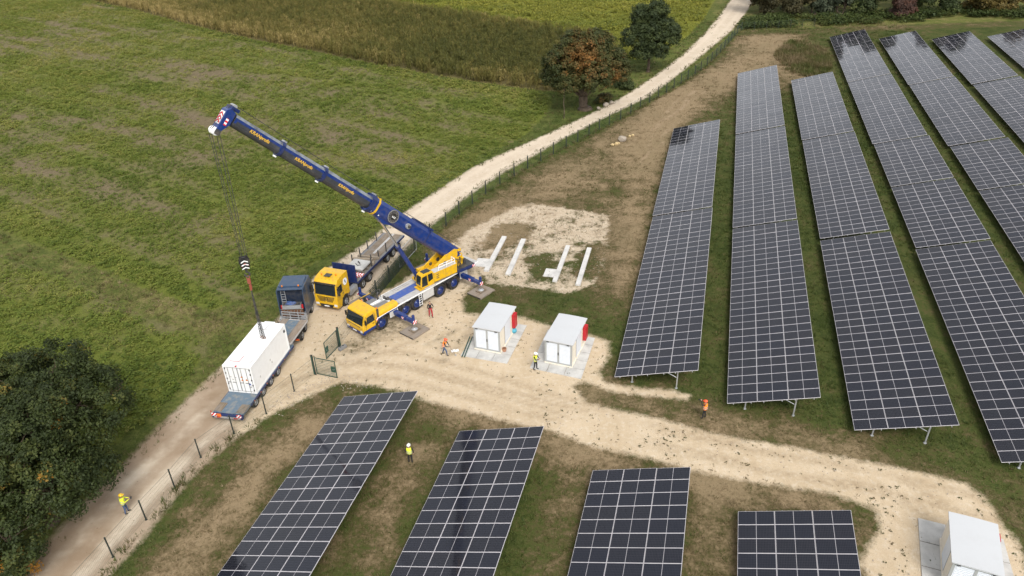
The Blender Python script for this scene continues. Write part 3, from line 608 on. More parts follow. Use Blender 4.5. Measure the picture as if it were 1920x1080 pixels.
scatter('dry_thicket', np.stack([x, y, np.zeros(len(x))], -1), RNG.uniform(0, 6.28, len(x)), RNG.uniform(.9, 1.9, len(x)), np.clip(.62 + .9 * (fbm(x * .3, y * .2, 44) - .5) + RNG.normal(0, .14, len(x)), 0, 1), tall_v, 'tall rust brown dry grass thicket at the head of the third panel row', 'dry grass')
# weeds, clods and stones on the gravel
x, y = rnd_pts(-18, 32, 27, 83, 2.2); k = (np.maximum(sdist(x, y, P_yard), sdist(x, y, P_beampatch) - .3) > .2) & in_view(x, y); x, y = x[k], y[k]
k = fbm(x * .22, y * .22, 95) + RNG.normal(0, .1, len(x)) + .12 * (sdist(x, y, P_beampatch) > 0) > .47; x, y = x[k], y[k]
WEED = m_leaf('weed_leaf', ((0, (.030, .042, .010)), (.5, (.065, .075, .018)), (1, (.12, .085, .04))), .2)
weed_v = [leaf_clump('weed_model', 8, .07, .08, .035, .11, WEED, 240 + i) for i in range(3)]
scatter('gravel_weeds', np.stack([x, y, np.full(len(x), .02)], -1), RNG.uniform(0, 6.28, len(x)), RNG.uniform(.35, 1.05, len(x)) ** 1.7, RNG.random(len(x)), weed_v, 'small dark weeds and clods dotted over the sandy yard', 'weeds')
def stone_model(seed, mat):
    o = MB(); r = random.Random(seed); q = bmesh.ops.create_icosphere(o.bm, subdivisions=1, radius=.5)
    for v in q['verts']: v.co = Vector((v.co.x * r.uniform(.8, 1.2), v.co.y * r.uniform(.6, 1.0), v.co.z * r.uniform(.45, .8)))
    me = bpy.data.meshes.new('stone_model'); o.bm.to_mesh(me); o.bm.free(); me.materials.append(mat); return bpy.data.objects.new('stone_model', me)
p = np.concatenate([along([(-19.6, 45.6), (-18, 48.0), (-15.5, 50.0)], 130, .5), along([(-16.6, 49.6), (-13.6, 49.2), (-11.5, 48.6)], 90, .5), np.stack(rnd_pts(-18, 32, 27, 72, .35), -1), np.stack(rnd_pts(-5, 11, 64, 83, 2.2), -1)])
k = (np.maximum(np.maximum(sdist(p[:, 0], p[:, 1], P_yard), sdist(p[:, 0], p[:, 1], P_beampatch)), 1.5 - seg_dist(p[:, 0], p[:, 1], [(-19.6, 45.6), (-18, 48.0), (-13, 49.2)])) > 0); p = p[k]
scatter('loose_stones', np.concatenate([p, np.full((len(p), 1), .03)], 1), RNG.uniform(0, 6.28, len(p)), RNG.uniform(.04, .15, len(p)), RNG.random(len(p)), [stone_model(i, M['stone']) for i in range(3)], 'loose pale limestone lumps strewn over the yard edge and rubble', 'stones')

# ------------------------------------------------------------------ trees
def leaf_mass(name, clumps, per, leaf, crad, mat, seed, tintf, flat=.8):
    """crown mesh: leaf quads in many clumps. clumps (n,3)+outward normals (n,3)"""
    r = np.random.default_rng(seed); C, Nn = clumps; n = len(C) * per
    ci = np.repeat(np.arange(len(C)), per); d = r.normal(0, 1, (n, 3)); d /= np.linalg.norm(d, axis=1)[:, None]
    rad = crad * r.random(n) ** .45; p = C[ci] + d * rad[:, None] * np.array([1, 1, flat])
    nr = Nn[ci] * .7 + d * .6 + r.normal(0, .55, (n, 3)) + np.array([0, 0, .35]); nr /= np.linalg.norm(nr, axis=1)[:, None]
    t = np.cross(nr, r.normal(0, 1, (n, 3))); t /= np.linalg.norm(t, axis=1)[:, None] + 1e-6; b = np.cross(nr, t)
    L = (leaf * r.uniform(.6, 1.3, n))[:, None]; W = L * r.uniform(.35, .6, (n, 1))
    V = np.stack([p - t * L * .5, p + b * W * .6 - nr * L * .08, p + t * L * .5, p - b * W * .6 - nr * L * .08], 1).reshape(-1, 3)
    F = np.arange(n * 4).reshape(-1, 4); tint = np.clip(tintf(p, ci, r), 0, 1)
    return np_mesh(name, V, F, [mat], {'tint': np.repeat(tint, 4)})
def lobes_to_clumps(lobes, n, seed, shell=.55):
    r = np.random.default_rng(seed); w = np.array([l[3] ** 2 for l in lobes]); w = w / w.sum(); P, N = [], []
    while len(P) < n:
        l = lobes[r.choice(len(lobes), p=w)]; d = r.normal(0, 1, 3); d /= np.linalg.norm(d)
        if d[2] < -.55: continue
        q = shell + (1 - shell) * r.random() ** .6; sz = l[4] if len(l) > 4 else .85
        P.append((l[0] + d[0] * l[3] * q, l[1] + d[1] * l[3] * q, max(.3, l[2] + d[2] * l[3] * q * sz))); N.append(d)
    return np.array(P), np.array(N)
def limb(o, p0, p1, r0, r1, r, seg=4, wob=.12):
    p0, p1 = Vector(p0), Vector(p1); L = (p1 - p0).length; pts = [p0]
    for i in range(1, seg): pts.append(p0.lerp(p1, i / seg) + Vector((r.uniform(-1, 1), r.uniform(-1, 1), r.uniform(-.5, .5))) * wob * L / seg * 1.5)
    pts.append(p1)
    for i in range(seg): o.cyl(pts[i], pts[i + 1], r0 + (r1 - r0) * i / seg, r0 + (r1 - r0) * (i + 1) / seg, n=8, cap=(i == 0))
def tree(name, loc, lobes, n, per, leaf, crad, mat, seed, tintf, label, cat, group=None, trunk_r=.3, fork=2.0, bark=None, multi=1):
    t = empty(name, loc, 0, label, cat, group); r = random.Random(seed); o = MB(); bark = bark or M['bark']
    cz = max(l[2] for l in lobes); fk = (0, 0, fork)
    for k in range(multi):
        bx, by = (0, 0) if multi == 1 else (r.uniform(-.5, .5), r.uniform(-.4, .4)); top = (bx * 1.6, by * 1.6, fork)
        o.cyl((bx, by, -.1), (bx, by, .35), trunk_r * 1.55, trunk_r * 1.05, n=10); limb(o, (bx, by, .3), top, trunk_r * 1.05, trunk_r * .75, r, 3, .06)
        for l in lobes:
            if multi == 1 or k == 0 or r.random() < .5: limb(o, top, (l[0], l[1], l[2] + l[3] * .3), trunk_r * .5, trunk_r * .1, r, 5)
    if multi > 1: o.cyl((0, 0, -.15), (0, 0, .4), trunk_r * 2.4 + .45, trunk_r * 1.6 + .3, n=12)
    for l in lobes:
        for q in range(4):
            d = Vector((r.uniform(-1, 1), r.uniform(-1, 1), r.uniform(-.2, 1))).normalized() * l[3] * .85
            limb(o, (l[0], l[1], l[2] - l[3] * .1), Vector(l[:3]) + d, trunk_r * .16, .015, r, 4)
    o.build('trunk', bark, t, smooth=True)
    link('crown', leaf_mass('crown', lobes_to_clumps(lobes, n, seed), per, leaf, crad, mat, seed, tintf), t)
    return t
OAK = m_leaf('oak_leaf', ((0, (.020, .030, .008)), (.45, (.040, .055, .013)), (.72, (.080, .090, .022)), (.88, (.17, .125, .022)), (1, (.30, .14, .02))), .22, False)
AUT = m_leaf('autumn_leaf', ((0, (.030, .042, .012)), (.35, (.062, .066, .018)), (.6, (.105, .066, .018)), (.8, (.185, .088, .022)), (1, (.27, .125, .03))), .22, False)
DEEP = m_leaf('dark_leaf', ((0, (.022, .034, .012)), (.5, (.044, .060, .018)), (.8, (.085, .10, .028)), (1, (.125, .125, .035))), .2, False)
def tint_rand(base, sd, hi=0.0, hp=.05):
    def f(p, ci, r):
        cl = r.normal(0, sd, ci.max() + 1)[ci]; return base + cl + r.normal(0, .09, len(p)) + hi * (r.random(ci.max() + 1)[ci] < hp)
    return f
# big oak on the near left
tree('oak_tree', (-31.5, 35.3, 0), [(2.6, 4.4, 6.4, 2.9), (-3.0, 6.4, 6.6, 3.0), (0, 6.0, 7.6, 2.9), (0, 0, 6.5, 3.6), (2.0, -1.2, 4.6, 2.9), (1.6, 2.6, 5.6, 2.9), (-2.6, 1.8, 7.0, 3.3), (-2.2, -2.6, 5.2, 3.2), (-1.0, 4.2, 6.0, 2.6), (3.0, .9, 3.6, 2.2), (-4.8, -.5, 5.6, 3.2), (.6, -4.2, 3.4, 2.6), (1.2, .8, 8.2, 2.2), (-4.2, 3.8, 5.0, 2.8)],
     1900, 62, .21, .52, OAK, 11, tint_rand(.32, .2, .38, .012), 'large dark green oak with some yellowing leaves beside the gravel road', 'tree', trunk_r=.42, fork=2.4)
# undergrowth at its foot
def bush(loc, w, h, n, per, leaf, crad, mat, seed, tf, label, cat='bush', group=None, name='bush'):
    r = random.Random(seed); lob = [(r.uniform(-w, w) * .55, r.uniform(-w, w) * .45, h * r.uniform(.35, .62), min(w, h) * r.uniform(.38, .55)) for _ in range(6)]
    t = empty(name, loc, r.uniform(0, 6), label, cat, group); o = MB()
    for l in lob: limb(o, (l[0] * .25, l[1] * .25, -.05), (l[0], l[1], l[2]), .07, .02, r, 4)
    o.build('stems', M['bark'], t); link('crown', leaf_mass('crown', lobes_to_clumps(lob, n, seed, .4), per, leaf, crad, mat, seed, tf), t); return t
bush((-31.2, 31.0, 0), 2.2, 2.2, 110, 60, .2, .5, OAK, 12, tint_rand(.42, .2, .4, .12), 'low yellow green bush at the roadside in the bottom corner, in front of the oak')
bush((-34.3, 33.2, 0), 2.6, 2.6, 110, 60, .22, .5, OAK, 13, tint_rand(.3, .15), 'dark bush under the left side of the oak')
# the two trees by the road
def aut_t(p, ci, r):
    cl = r.normal(0, .12, ci.max() + 1)[ci]; m = np.exp(-(((p[:, 0] + .6) / 3.6) ** 2 + ((p[:, 2] - 9.2) / 3.2) ** 2)) + .7 * np.exp(-(((p[:, 0] - 5) / 1.8) ** 2 + ((p[:, 2] - 6) / 2.2) ** 2))
    return .17 + .56 * m + cl + r.normal(0, .1, len(p))
tree('autumn_tree', (13.0, 119.8, 0), [(0, 0, 8.6, 3.9), (-3.8, .3, 7.4, 3.3), (3.7, .4, 6.9, 3.3), (.8, -1.6, 5.8, 3.4), (-2.6, -1.2, 5.0, 2.6), (5.0, .5, 5.6, 2.2), (-4.8, .8, 5.4, 2.2), (1.8, 1.2, 10.2, 2.7), (-1.8, .8, 10.2, 2.6)],
     900, 60, .36, .66, AUT, 21, aut_t, 'broad tree turning orange brown, standing between the corn and the gravel road', 'tree', trunk_r=.42, fork=2.1, multi=3)
tree('ash_tree', (27.0, 140.9, 0), [(0, 0, 8.0, 3.6), (-2.6, 0, 6.2, 2.8), (-1.4, -1.2, 4.0, 2.0), (1.6, -1.0, 4.2, 2.0), (2.6, .2, 7.2, 2.9), (.4, -1, 11.0, 2.4), (-1.6, .5, 10.2, 2.2), (3.6, .3, 6.0, 2.0), (.2, -1.2, 5.4, 2.6)],
     800, 55, .36, .66, DEEP, 22, tint_rand(.34, .17), 'rounded dark green tree by the bend of the gravel road', 'tree', trunk_r=.3, fork=2.4, multi=1)
tree('sapling', (9.2, 115.6, 0), [(0.1, .4, 4.6, 1.1), (.3, .9, 5.6, 1.0)], 40, 45, .3, .5, AUT, 23, tint_rand(.28, .1), 'thin young tree with a bare stem just in front of the orange tree', 'tree', trunk_r=.075, fork=3.4)
bush((20.2, 130.2, 0), 3.4, 1.8, 90, 50, .3, .55, DEEP, 24, tint_rand(.42, .15), 'low scrub between the orange tree and the dark green tree')
bush((16.2, 123.4, 0), 2.4, 1.5, 60, 50, .3, .5, AUT, 25, tint_rand(.4, .15), 'brownish scrub at the right foot of the orange tree')
# the wood along the far end
OLIVE = m_leaf('olive_leaf', ((0, (.032, .032, .014)), (.5, (.068, .058, .024)), (.8, (.115, .085, .034)), (1, (.17, .115, .045))), .2, False)
GREY = m_leaf('grey_green_leaf', ((0, (.030, .042, .024)), (.5, (.066, .080, .046)), (1, (.12, .125, .07))), .2, False)
WINE = m_leaf('russet_leaf', ((0, (.035, .022, .016)), (.5, (.075, .036, .025)), (1, (.125, .06, .035))), .2, False)
GOLD = m_leaf('golden_leaf', ((0, (.060, .052, .014)), (.5, (.125, .090, .022)), (1, (.20, .13, .03))), .2, False)
wood = [(63.5, 188, 5.2, 8, OLIVE, 'olive brown tree at the left end of the wood, nearest the road'), (69.5, 186, 5.0, 7.5, OLIVE, 'second tree of the wood from the road, brownish olive'), (75.0, 186.5, 4.6, 8, GREY, 'grey green willow like bush behind the head of the third panel row'),
        (81.0, 186, 4.6, 7.5, GREY, 'pale grey green bush with tangled bare twigs in the wood'), (86.5, 184.5, 4.4, 7, DEEP, 'dark bush left of the russet shrub in the wood'), (92.6, 180.0, 3.4, 5.2, WINE, 'dark russet shrub standing at the front of the wood'),
        (98.5, 186, 5.0, 9, DEEP, 'tall deep green tree right of the russet shrub'), (105, 184, 5.0, 9, DEEP, 'very dark green tree left of the golden one in the wood'), (113, 182.5, 5.4, 8.5, GOLD, 'golden green bush at the right edge of the wood'),
        (121, 184, 5.5, 9, GOLD, 'yellowish tree in the far right corner of the wood'), (67.5, 199, 4.5, 12, DEEP, 'dark tree behind the olive brown ones beside the road'), (72, 196, 6, 11, DEEP, 'dark tall tree in the second row of the wood, behind the grey green willow'), (88, 196, 6, 11, DEEP, 'dark tall tree in the second row of the wood, behind the russet shrub'), (104, 197, 6.5, 12, OLIVE, 'olive tree in the second row of the wood, behind the dark pair')]
for i, (x, y, w, h, m, lb) in enumerate(wood):
    r = random.Random(300 + i); h = h * (2.0 if y > 183 else 1.1); lob = [(r.uniform(-.55, .55) * w, r.uniform(-.4, .4) * w, h * (.10 + .66 * (q / 9)), w * r.uniform(.36, .5)) for q in range(10)]
    tree('woodland_tree', (x, y, 0), lob, 330, 42, .55, .95, m, 300 + i, tint_rand(.36, .17), lb, 'tree', 'trees and bushes of the wood behind the solar site', trunk_r=.22, fork=1.2, multi=2)
UNDER = m_leaf('bramble_leaf', ((0, (.026, .040, .012)), (.5, (.052, .072, .018)), (1, (.10, .11, .03))), .2)
under_v = [leaf_clump('bramble_model', 26, .8, .8, .14, .38, UNDER, 260 + i) for i in range(3)]
x, y = rnd_pts(54, 128, 171, 184, 1.6); k = (y > 173.6 + .02 * (x - 60)) & (seg_dist(x, y, ROAD_C) > 4) & (fbm(x * .16, y * .2, 17) > .40 + .25 * RNG.random(len(x)) - .12 * (y > 178)); x, y = x[k], y[k]
scatter('bramble_belt', np.stack([x, y, np.zeros(len(x))], -1), RNG.uniform(0, 6.28, len(x)), RNG.uniform(.7, 1.9, len(x)), RNG.normal(.42, .2, len(x)).clip(0, 1), under_v, 'belt of brambles and rank grass in front of the wood', 'undergrowth')

# ------------------------------------------------------------------ solar tables
TILT, PITCH_Y, ZLOW, NC = R(15.4), 1.130, .72, 3
MW, ML = 2.226, 1.113; PITCH_X = 2.246
def module_mesh():
    o = MB(); b = .021
    o.mi = 0; o.bx(0, MW, 0, ML, -.035, 0)
    o.mi = 1
    for x0, x1 in ((b, MW / 2 - .011), (MW / 2 + .011, MW - b)):
        o.bx(x0, x1, b, ML - b, -.004, .003)
    bmesh.ops.recalc_face_normals(o.bm, faces=o.bm.faces); me = bpy.data.meshes.new('solar_panel'); o.bm.to_mesh(me); o.bm.free()
    me.materials.append(M['alframe']); me.materials.append(M['cells']); return me
MOD = module_mesh(); ct, st = math.cos(TILT), math.sin(TILT); RM = Matrix.Rotation(-TILT, 4, 'Y')
def solar_table(a0, c0, rows, label):
    """a0 = near end along the row, c0 = low edge across; local x across, y along"""
    xy = DV * a0 + PV * c0; t = empty('solar_table', (xy[0], xy[1], 0), -AZ, label, 'solar panel table', 'ground mounted solar panel tables')
    for i in range(rows):
        for j in range(NC):
            x = j * PITCH_X; dz = RNG.normal(0, .0012); o = bpy.data.objects.new('solar_panel', MOD); COL.objects.link(o); o.parent = t
            o.matrix_local = Matrix.Translation((x * ct, i * PITCH_Y, ZLOW + x * st)) @ RM @ Matrix.Rotation(RNG.normal(0, .0035), 4, 'X') @ Matrix.Rotation(RNG.normal(0, .0025), 4, 'Y')
    L = rows * PITCH_Y; q = MB()
    for x in (.45, 1.78, 2.7, 4.02, 4.94, 6.26):     # purlins
        q.box((x * ct + .07 * st, L / 2, ZLOW + x * st - .085), (.05, L + .12, .085), Matrix.Rotation(-TILT, 3, 'Y'))
    q.build('purlins', M['steel'], t)
    y = .55; n = 0
    while y < L:
        o = MB(); o.box((3.36 * ct + .17 * st, y, ZLOW + 3.36 * st - .19), (6.1, .07, .11), Matrix.Rotation(-TILT, 3, 'Y')); o.build('rafter', M['steel'], t)
        for x in (1.45, 5.15):
            o = MB(); top = ZLOW + x * st - .2; o.bx(x * ct - .05, x * ct + .05, y - .04, y + .04, -.3, top); o.cyl((x * ct, y, -.1), (x * ct, y, .035), .17, .12, n=8); o.build('post', M['steel'], t)
        o = MB(); o.cyl((5.15 * ct, y + .06, 1.0), (4.0 * ct, y + .06, ZLOW + 4.0 * st - .22), .03, n=6); o.build('brace', M['steel'], t)
        y += 4.55
    return t
A_ = 'long table of dark solar panels, '
for a0, c0, n, lb in [
    (48.45, -5.48, 27, 'near half of the panel row closest to the two grey roofed huts'), (79.3, -5.55, 27, 'far half of the panel row closest to the huts, dark tree reflection at its head'),
    (47.1, 3.42, 27, 'front table of the second panel row, just right of the photographing worker'), (78.0, 3.40, 27, 'middle table of the second panel row from the huts'), (109.0, 3.38, 29, 'rear table of the second panel row, left of the dry grass thicket'),
    (46.1, 12.45, 27, 'front table of the third panel row, above the middle of the gravel track'), (77.2, 12.48, 27, 'second table from the front in the third panel row'), (108.1, 12.42, 27, 'rear table of the third panel row, its head against the dry grass thicket'),
    (44.9, 21.75, 28, 'front table of the fourth panel row, cut by the right edge of the picture'), (77.0, 21.85, 14, 'short table, second from the front in the fourth panel row'), (93.2, 21.85, 13, 'short table, third from the front in the fourth panel row'), (108.2, 21.72, 27, 'fourth table from the front in the fourth panel row'), (139.1, 21.7, 30, 'last table of the fourth panel row, its head in front of the grey green bushes'),
    (63.2, 31.6, 27, 'front table of the fifth panel row, at the right edge of the picture'), (94.1, 31.6, 13, 'short table of the fifth panel row, second from the right edge'), (109.2, 31.4, 26, 'middle table of the fifth panel row'), (138.9, 31.3, 30, 'last table of the fifth panel row, head in front of the russet shrub'),
    (109.9, 41.5, 27, 'nearer table of the sixth panel row, at the upper right edge'), (141.0, 41.4, 29, 'last table of the sixth panel row, head in front of the dark trees'), (143.6, 52.5, 30, 'table in the far upper right corner, seventh panel row'),
    (41.15 - 22 * PITCH_Y, -26.05, 22, 'leftmost table in the foreground, beside the fence and the gravel road'), (39.42 - 20 * PITCH_Y, -15.75, 20, 'second foreground table from the left, right of the worker seen from behind'),
    (37.72 - 18 * PITCH_Y, -5.42, 18, 'third foreground table from the left, below the gravel track'), (36.25 - 18 * PITCH_Y, 4.33, 18, 'rightmost foreground table, beside the cut off hut')]:
    solar_table(a0, c0, n, lb)

# ------------------------------------------------------------------ fences
def fence(line, label, group=None, dense=False, h=1.8, post_r=.05, wire=.003):
    t = empty('wire_fence', (line[0][0], line[0][1], 0), 0, label, 'fence', group); ox, oy = line[0]
    for i, (x, y) in enumerate(line):
        o = MB(); o.cyl((0, 0, -.3), (0, 0, h), post_r, n=8); o.cyl((0, 0, h), (0, 0, h + .02), post_r * 1.2, n=8); o.cyl((0, 0, -.05), (0, 0, .03), .12, .09, n=8)
        link('post', o_mesh(o, M['post']), t, Matrix.Translation((x - ox, y - oy, 0)))
    o = MB()
    for (x0, y0), (x1, y1) in zip(line[:-1], line[1:]):
        a, b = Vector((x0 - ox, y0 - oy, 0)), Vector((x1 - ox, y1 - oy, 0)); d = (b - a); L = d.length; d.normalize()
        for z in (.12, .45, .8, 1.15, 1.45, 1.72): o.cyl(a + Vector((0, 0, z)), b + Vector((0, 0, z)), .0045 if z < 1.7 else .011, n=3, cap=False)
        k = int(L / .11)
        for q in range(1, k): p = a + d * (L * q / k); o.cyl(p + Vector((0, 0, .08)), p + Vector((0, 0, 1.72)), wire, n=3, cap=False)
    o.build('wire_mesh', M['wire'], t)
    return t
def o_mesh(o, *mats):
    bmesh.ops.recalc_face_normals(o.bm, faces=o.bm.faces); me = bpy.data.meshes.new('post'); o.bm.to_mesh(me); o.bm.free()
    for m in mats: me.materials.append(m)
    return me
M['wire'] = paint('green_wire', (.035, .075, .055), .5, wear=.05)
fence(FENCE_A, 'green wire fence with slim posts along the road, lower left, ending at the gate')
fence(FENCE_B, 'long green wire fence following the gravel road from the gate to the wood', post_r=.075, wire=.004)
fence(FENCE_C, 'short green wire fence closing the far end of the site in front of the wood')
# privacy screen hung on the fence beside the flatbed
o = MB()
S0, S1 = Vector((-13.9, 61.6, 0)), Vector((-11.35, 69.6, 0))
scr = empty('fence_screen', S0, 0, 'dark green screen netting hung on the fence beside the flatbed trailer', 'fence screen'); dS = S1 - S0
V, F = [], []
for i in range(40):
    for j in range(8):
        z0 = .1 + j * .2; off = .02 * math.sin(i * 1.3 + j * .7); p = dS * (i / 40) + Vector((.16 + off, -.05, z0)); q = dS * ((i + .82) / 40) + Vector((.16 + off, -.05, z0)); b = len(V)
        V += [p, q, q + Vector((.02, 0, .175)), p + Vector((.02, 0, .175))]; F.append((b, b + 1, b + 2, b + 3))
me = bpy.data.meshes.new('netting'); me.from_pydata(V, [], F); me.materials.append(M['screen']); nt = link('netting', me, scr); md = nt.modifiers.new('s', 'SOLIDIFY'); md.thickness = .006
# galvanised site fence panel leaning by the fence
fp = empty('site_fence_panel', (-11.75, 68.6, 0), math.atan2(4.6, 1.6), 'galvanised mobile fence panel with two white tags next to the dark green screen', 'fence panel')
o = MB(); W_, H_ = 4.3, 1.95
for p, q in (((0, 0, .1), (0, 0, H_)), ((W_, 0, .1), (W_, 0, H_)), ((0, 0, H_), (W_, 0, H_)), ((0, 0, .12), (W_, 0, .12))): o.cyl(p, q, .035, n=8)
o.build('frame', M['steel'], fp); o = MB()
for i in range(1, 40): o.cyl((W_ * i / 40, 0, .12), (W_ * i / 40, 0, H_), .006, n=3, cap=False)
for i in range(1, 14): o.cyl((0, 0, .12 + i * .13), (W_, 0, .12 + i * .13), .006, n=3, cap=False)
o.build('wire_mesh', M['dark'], fp)
for x in (.35, W_ - .55):
    o = MB(); o.box((x, -.045, H_ - .12), (.5, .02, .16)); o.build('tag', M['white'], fp)

# ------------------------------------------------------------------ gate
def gate_leaf(hx, hy, ex, ey, label, swing):
    d = Vector((ex - hx, ey - hy, 0)); L = d.length; t = empty('gate_leaf', (hx, hy, 0), math.atan2(d.y, d.x), label, 'gate', 'leaves of the green gate')
    o = MB()
    for p, q in (((.12, 0, .15), (.12, 0, 1.8)), ((L, 0, .15), (L, 0, 1.8)), ((.12, 0, 1.8), (L, 0, 1.8)), ((.12, 0, .15), (L, 0, .15))): o.box((Vector(p) + Vector(q)) / 2, (abs(q[0] - p[0]) + .06, .05, abs(q[2] - p[2]) + .06))
    o.build('frame', M['green'], t)
    for i in range(9):
        z = .3 + i * .165; o = MB(); o.cyl((.12, 0, z), (L, 0, z), .012, n=5, cap=False); o.build('bar', M['green'], t)
    o = MB()
    for i in range(1, 30): o.cyl((.12 + (L - .12) * i / 30, .02, .15), (.12 + (L - .12) * i / 30, .02, 1.8), .0028, n=3, cap=False)
    o.build('wire_mesh', M['green'], t)
    o = MB(); o.box((L - .24, 0, .95), (.42, .07, .52)); o.build('lock_plate', M['green'], t); o = MB(); o.cyl((L - .1, -.12, 1.0), (L - .1, .12, 1.0), .02, n=6); o.box((L - .16, -.12, 1.0), (.14, .02, .03)); o.build('handle', M['steel'], t)
    return t
gate_leaf(-16.85, 50.7, -14.93, 50.0, 'open gate leaf nearest the trailer, hinged on the left gate post', 1)
gate_leaf(-15.62, 54.7, -16.35, 52.75, 'open gate leaf nearer the crane, hinged on the right gate post', -1)
for x, y, lb in ((-16.98, 50.78, 'thick green gate post on the fence side by the trailer'), (-15.58, 54.85, 'thick green gate post beside the stone block, nearer the crane')):
    t = empty('gate_post', (x, y, 0), .3, lb, 'gate post', 'posts of the green gate'); o = MB(); o.bx(-.09, .09, -.09, .09, -.2, 1.92); o.build('shaft', M['green'], t, bev=.01); o = MB(); o.bx(-.1, .1, -.1, .1, 1.922, 1.95); o.build('cap', M['black'], t)
t = empty('ballast_block', (-15.25, 54.3, .02), .9, 'dark concrete ballast block lying at the foot of the gate post', 'ballast block'); o = MB(); o.box((0, 0, .16), (.85, .34, .30), top=(.92, .85)); o.build('block', M['grey'], t, bev=.05); o = MB(); o.cyl((.1, 0, .30), (.1, 0, .36), .07, n=10); o.cyl((-.2, 0, .30), (-.2, 0, .34), .07, n=10); o.build('socket', M['dark'], t)

# ------------------------------------------------------------------ transformer huts, pads
def hut_axes(p0, p1): d = Vector((p1[0] - p0[0], p1[1] - p0[1])); return math.atan2(d.y, d.x)
def pad(poly, label, cells, seed):
    """poly: near-left, near-right, far-right, far-left; built of paving slabs"""
    p = [Vector(q) for q in poly]; t = empty('concrete_pad', (p[0].x, p[0].y, 0), 0, label, 'concrete pad', 'concrete pads under the huts'); r = random.Random(seed); nx, ny = cells
    for i in range(nx):
        for j in range(ny):
            def at(u, v): return p[0].lerp(p[1], u).lerp(p[3].lerp(p[2], u), v)
            g_ = .004; c = [at((i + a) / nx + (g_ if a == 0 else -g_) , (j + b) / ny + (g_ if b == 0 else -g_)) - p[0] for a, b in ((0, 0), (1, 0), (1, 1), (0, 1))]
            o = MB(); h = .085 + r.uniform(-.006, .006); o.prism([(q.x, q.y) for q in c], -.1, h, 'z'); o.build('slab', M['slab'], t)
    return t
def hut(loc, rz, w, d, h, label, cab_side, door_x=0.0):
    """local: front face at y=0 looking to -y, x to the right, depth +y"""
    t = empty('transformer_hut', loc, rz, label, 'hut', 'transformer huts'); z0 = .10; th = .06
    o = MB(); o.bx(.03, w - .03, .03, d - .03, z0 - .02, h); o.build('wall', M['cream'], t)
    o = MB(); o.bx(-.03, w + .03, -.03, d + .03, z0, z0 + .13); o.build('plinth', M['cream'], t)
    # roof: slightly curved sheet with overhang
    o = MB(); pr = []
    for i in range(9): u = i / 8; pr.append((-.09 + (w + .18) * u, h + .05 + .035 * math.sin(math.pi * u)))
    o.prism(pr + [(w + .09, h - .02), (-.09, h - .02)], -.1, d + .09); o.build('roof', M['roofgrey'], t)
    # grey front frame
    o = MB(); fz0, fz1 = z0 + .13, h - .03
    for a, b, c, e in ((.0, .16, fz0, fz1), (w - .16, w, fz0, fz1), (.16, w - .16, fz1 - .14, fz1), (.16, w - .16, fz0, fz0 + .13), (w / 2 - .08, w / 2 + .08, fz0 + .13, fz1 - .14)): o.bx(a, b, -.015, .04, c, e)
    o.build('door_frame', M['framegrey'], t)
    for a, b in ((.165, w / 2 - .085), (w / 2 + .085, w - .165)):
        o = MB(); o.bx(a, b, .003, .035, fz0 + .135, fz1 - .145); do = o.build('door', M['door'], t)
        o = MB(); n = 14
        for i in range(n): z = fz0 + .2 + (fz1 - fz0 - .42) * i / (n - 1); o.box(((a + b) / 2, -.006, z), (b - a - .12, .02, .05), Matrix.Rotation(.5, 3, 'X'))
        o.build('louvre', M['door'], do)
    o = MB(); o.bx(w / 2 - .035, w / 2 + .035, -.06, -.016, h * .47, h * .47 + .26); o.build('handle', M['black'], t)
    for x in (.3, w - .34):
        o = MB(); o.bx(x - .11, x + .11, -.10, -.016, fz1 - .10, fz1 - .01); o.build('vent_lamp', M['dark'], t)
    for sd in (0, 1):
        xx = w - .03 if sd else .03; s = 1 if sd else -1
        o = MB(); o.bx(xx + s * .001, xx + s * .012, d * .30, d * .66, z0 + .2, h - .12); ff = o.build('side_frame', M['framegrey'] if not sd or cab_side != 'red' else M['rust'], t)
        o = MB(); o.bx(xx + s * .0125, xx + s * .03, d * .31, d * .65, z0 + .22, h - .14); o.build('side_door', M['door'], t)
    if cab_side == 'red':
        o = MB(); o.bx(w - .02, w + .27, d * .77, d * .93, .8, h - .3); cb = o.build('hose_cabinet', M['red'], t, bev=.015)
        o = MB(); o.bx(w + .03, w + .23, d * .77 - .012, d * .77 - .002, .95, h - .42); o.build('cabinet_door', M['red'], cb)
    return t
pad([(-4.71, 52.61), (-.63, 51.23), (1.26, 56.98), (-2.75, 58.3)], 'pale concrete pad under the left hut, with green rods lying on it', (3, 5), 1)
pad([(1.26, 50.52), (5.47, 48.77), (7.27, 54.57), (3.13, 56.17)], 'stained concrete pad under the right hut by the first panel row', (3, 5), 2)
hut((-3.45, 53.50, .0), -.36, 2.42, 4.0, 2.45, 'left grey roofed hut with white double doors and red hose cabinet, nearest the crane', 'red')
hut((2.58, 51.2, .0), -.385, 2.42, 4.1, 2.45, 'right grey roofed hut with white double doors, nearest the panel rows', 'red')
pad([(22.6, 25.9), (27.6, 23.9), (30.2, 31.3), (25.75, 33.2)], 'pale concrete pad under the cut off hut in the bottom right corner', (3, 4), 3)
hut((24.62, 27.9, .0), -.437, 2.45, 3.85, 2.45, 'grey roofed hut in the bottom right corner, cut off by the frame', 'red')

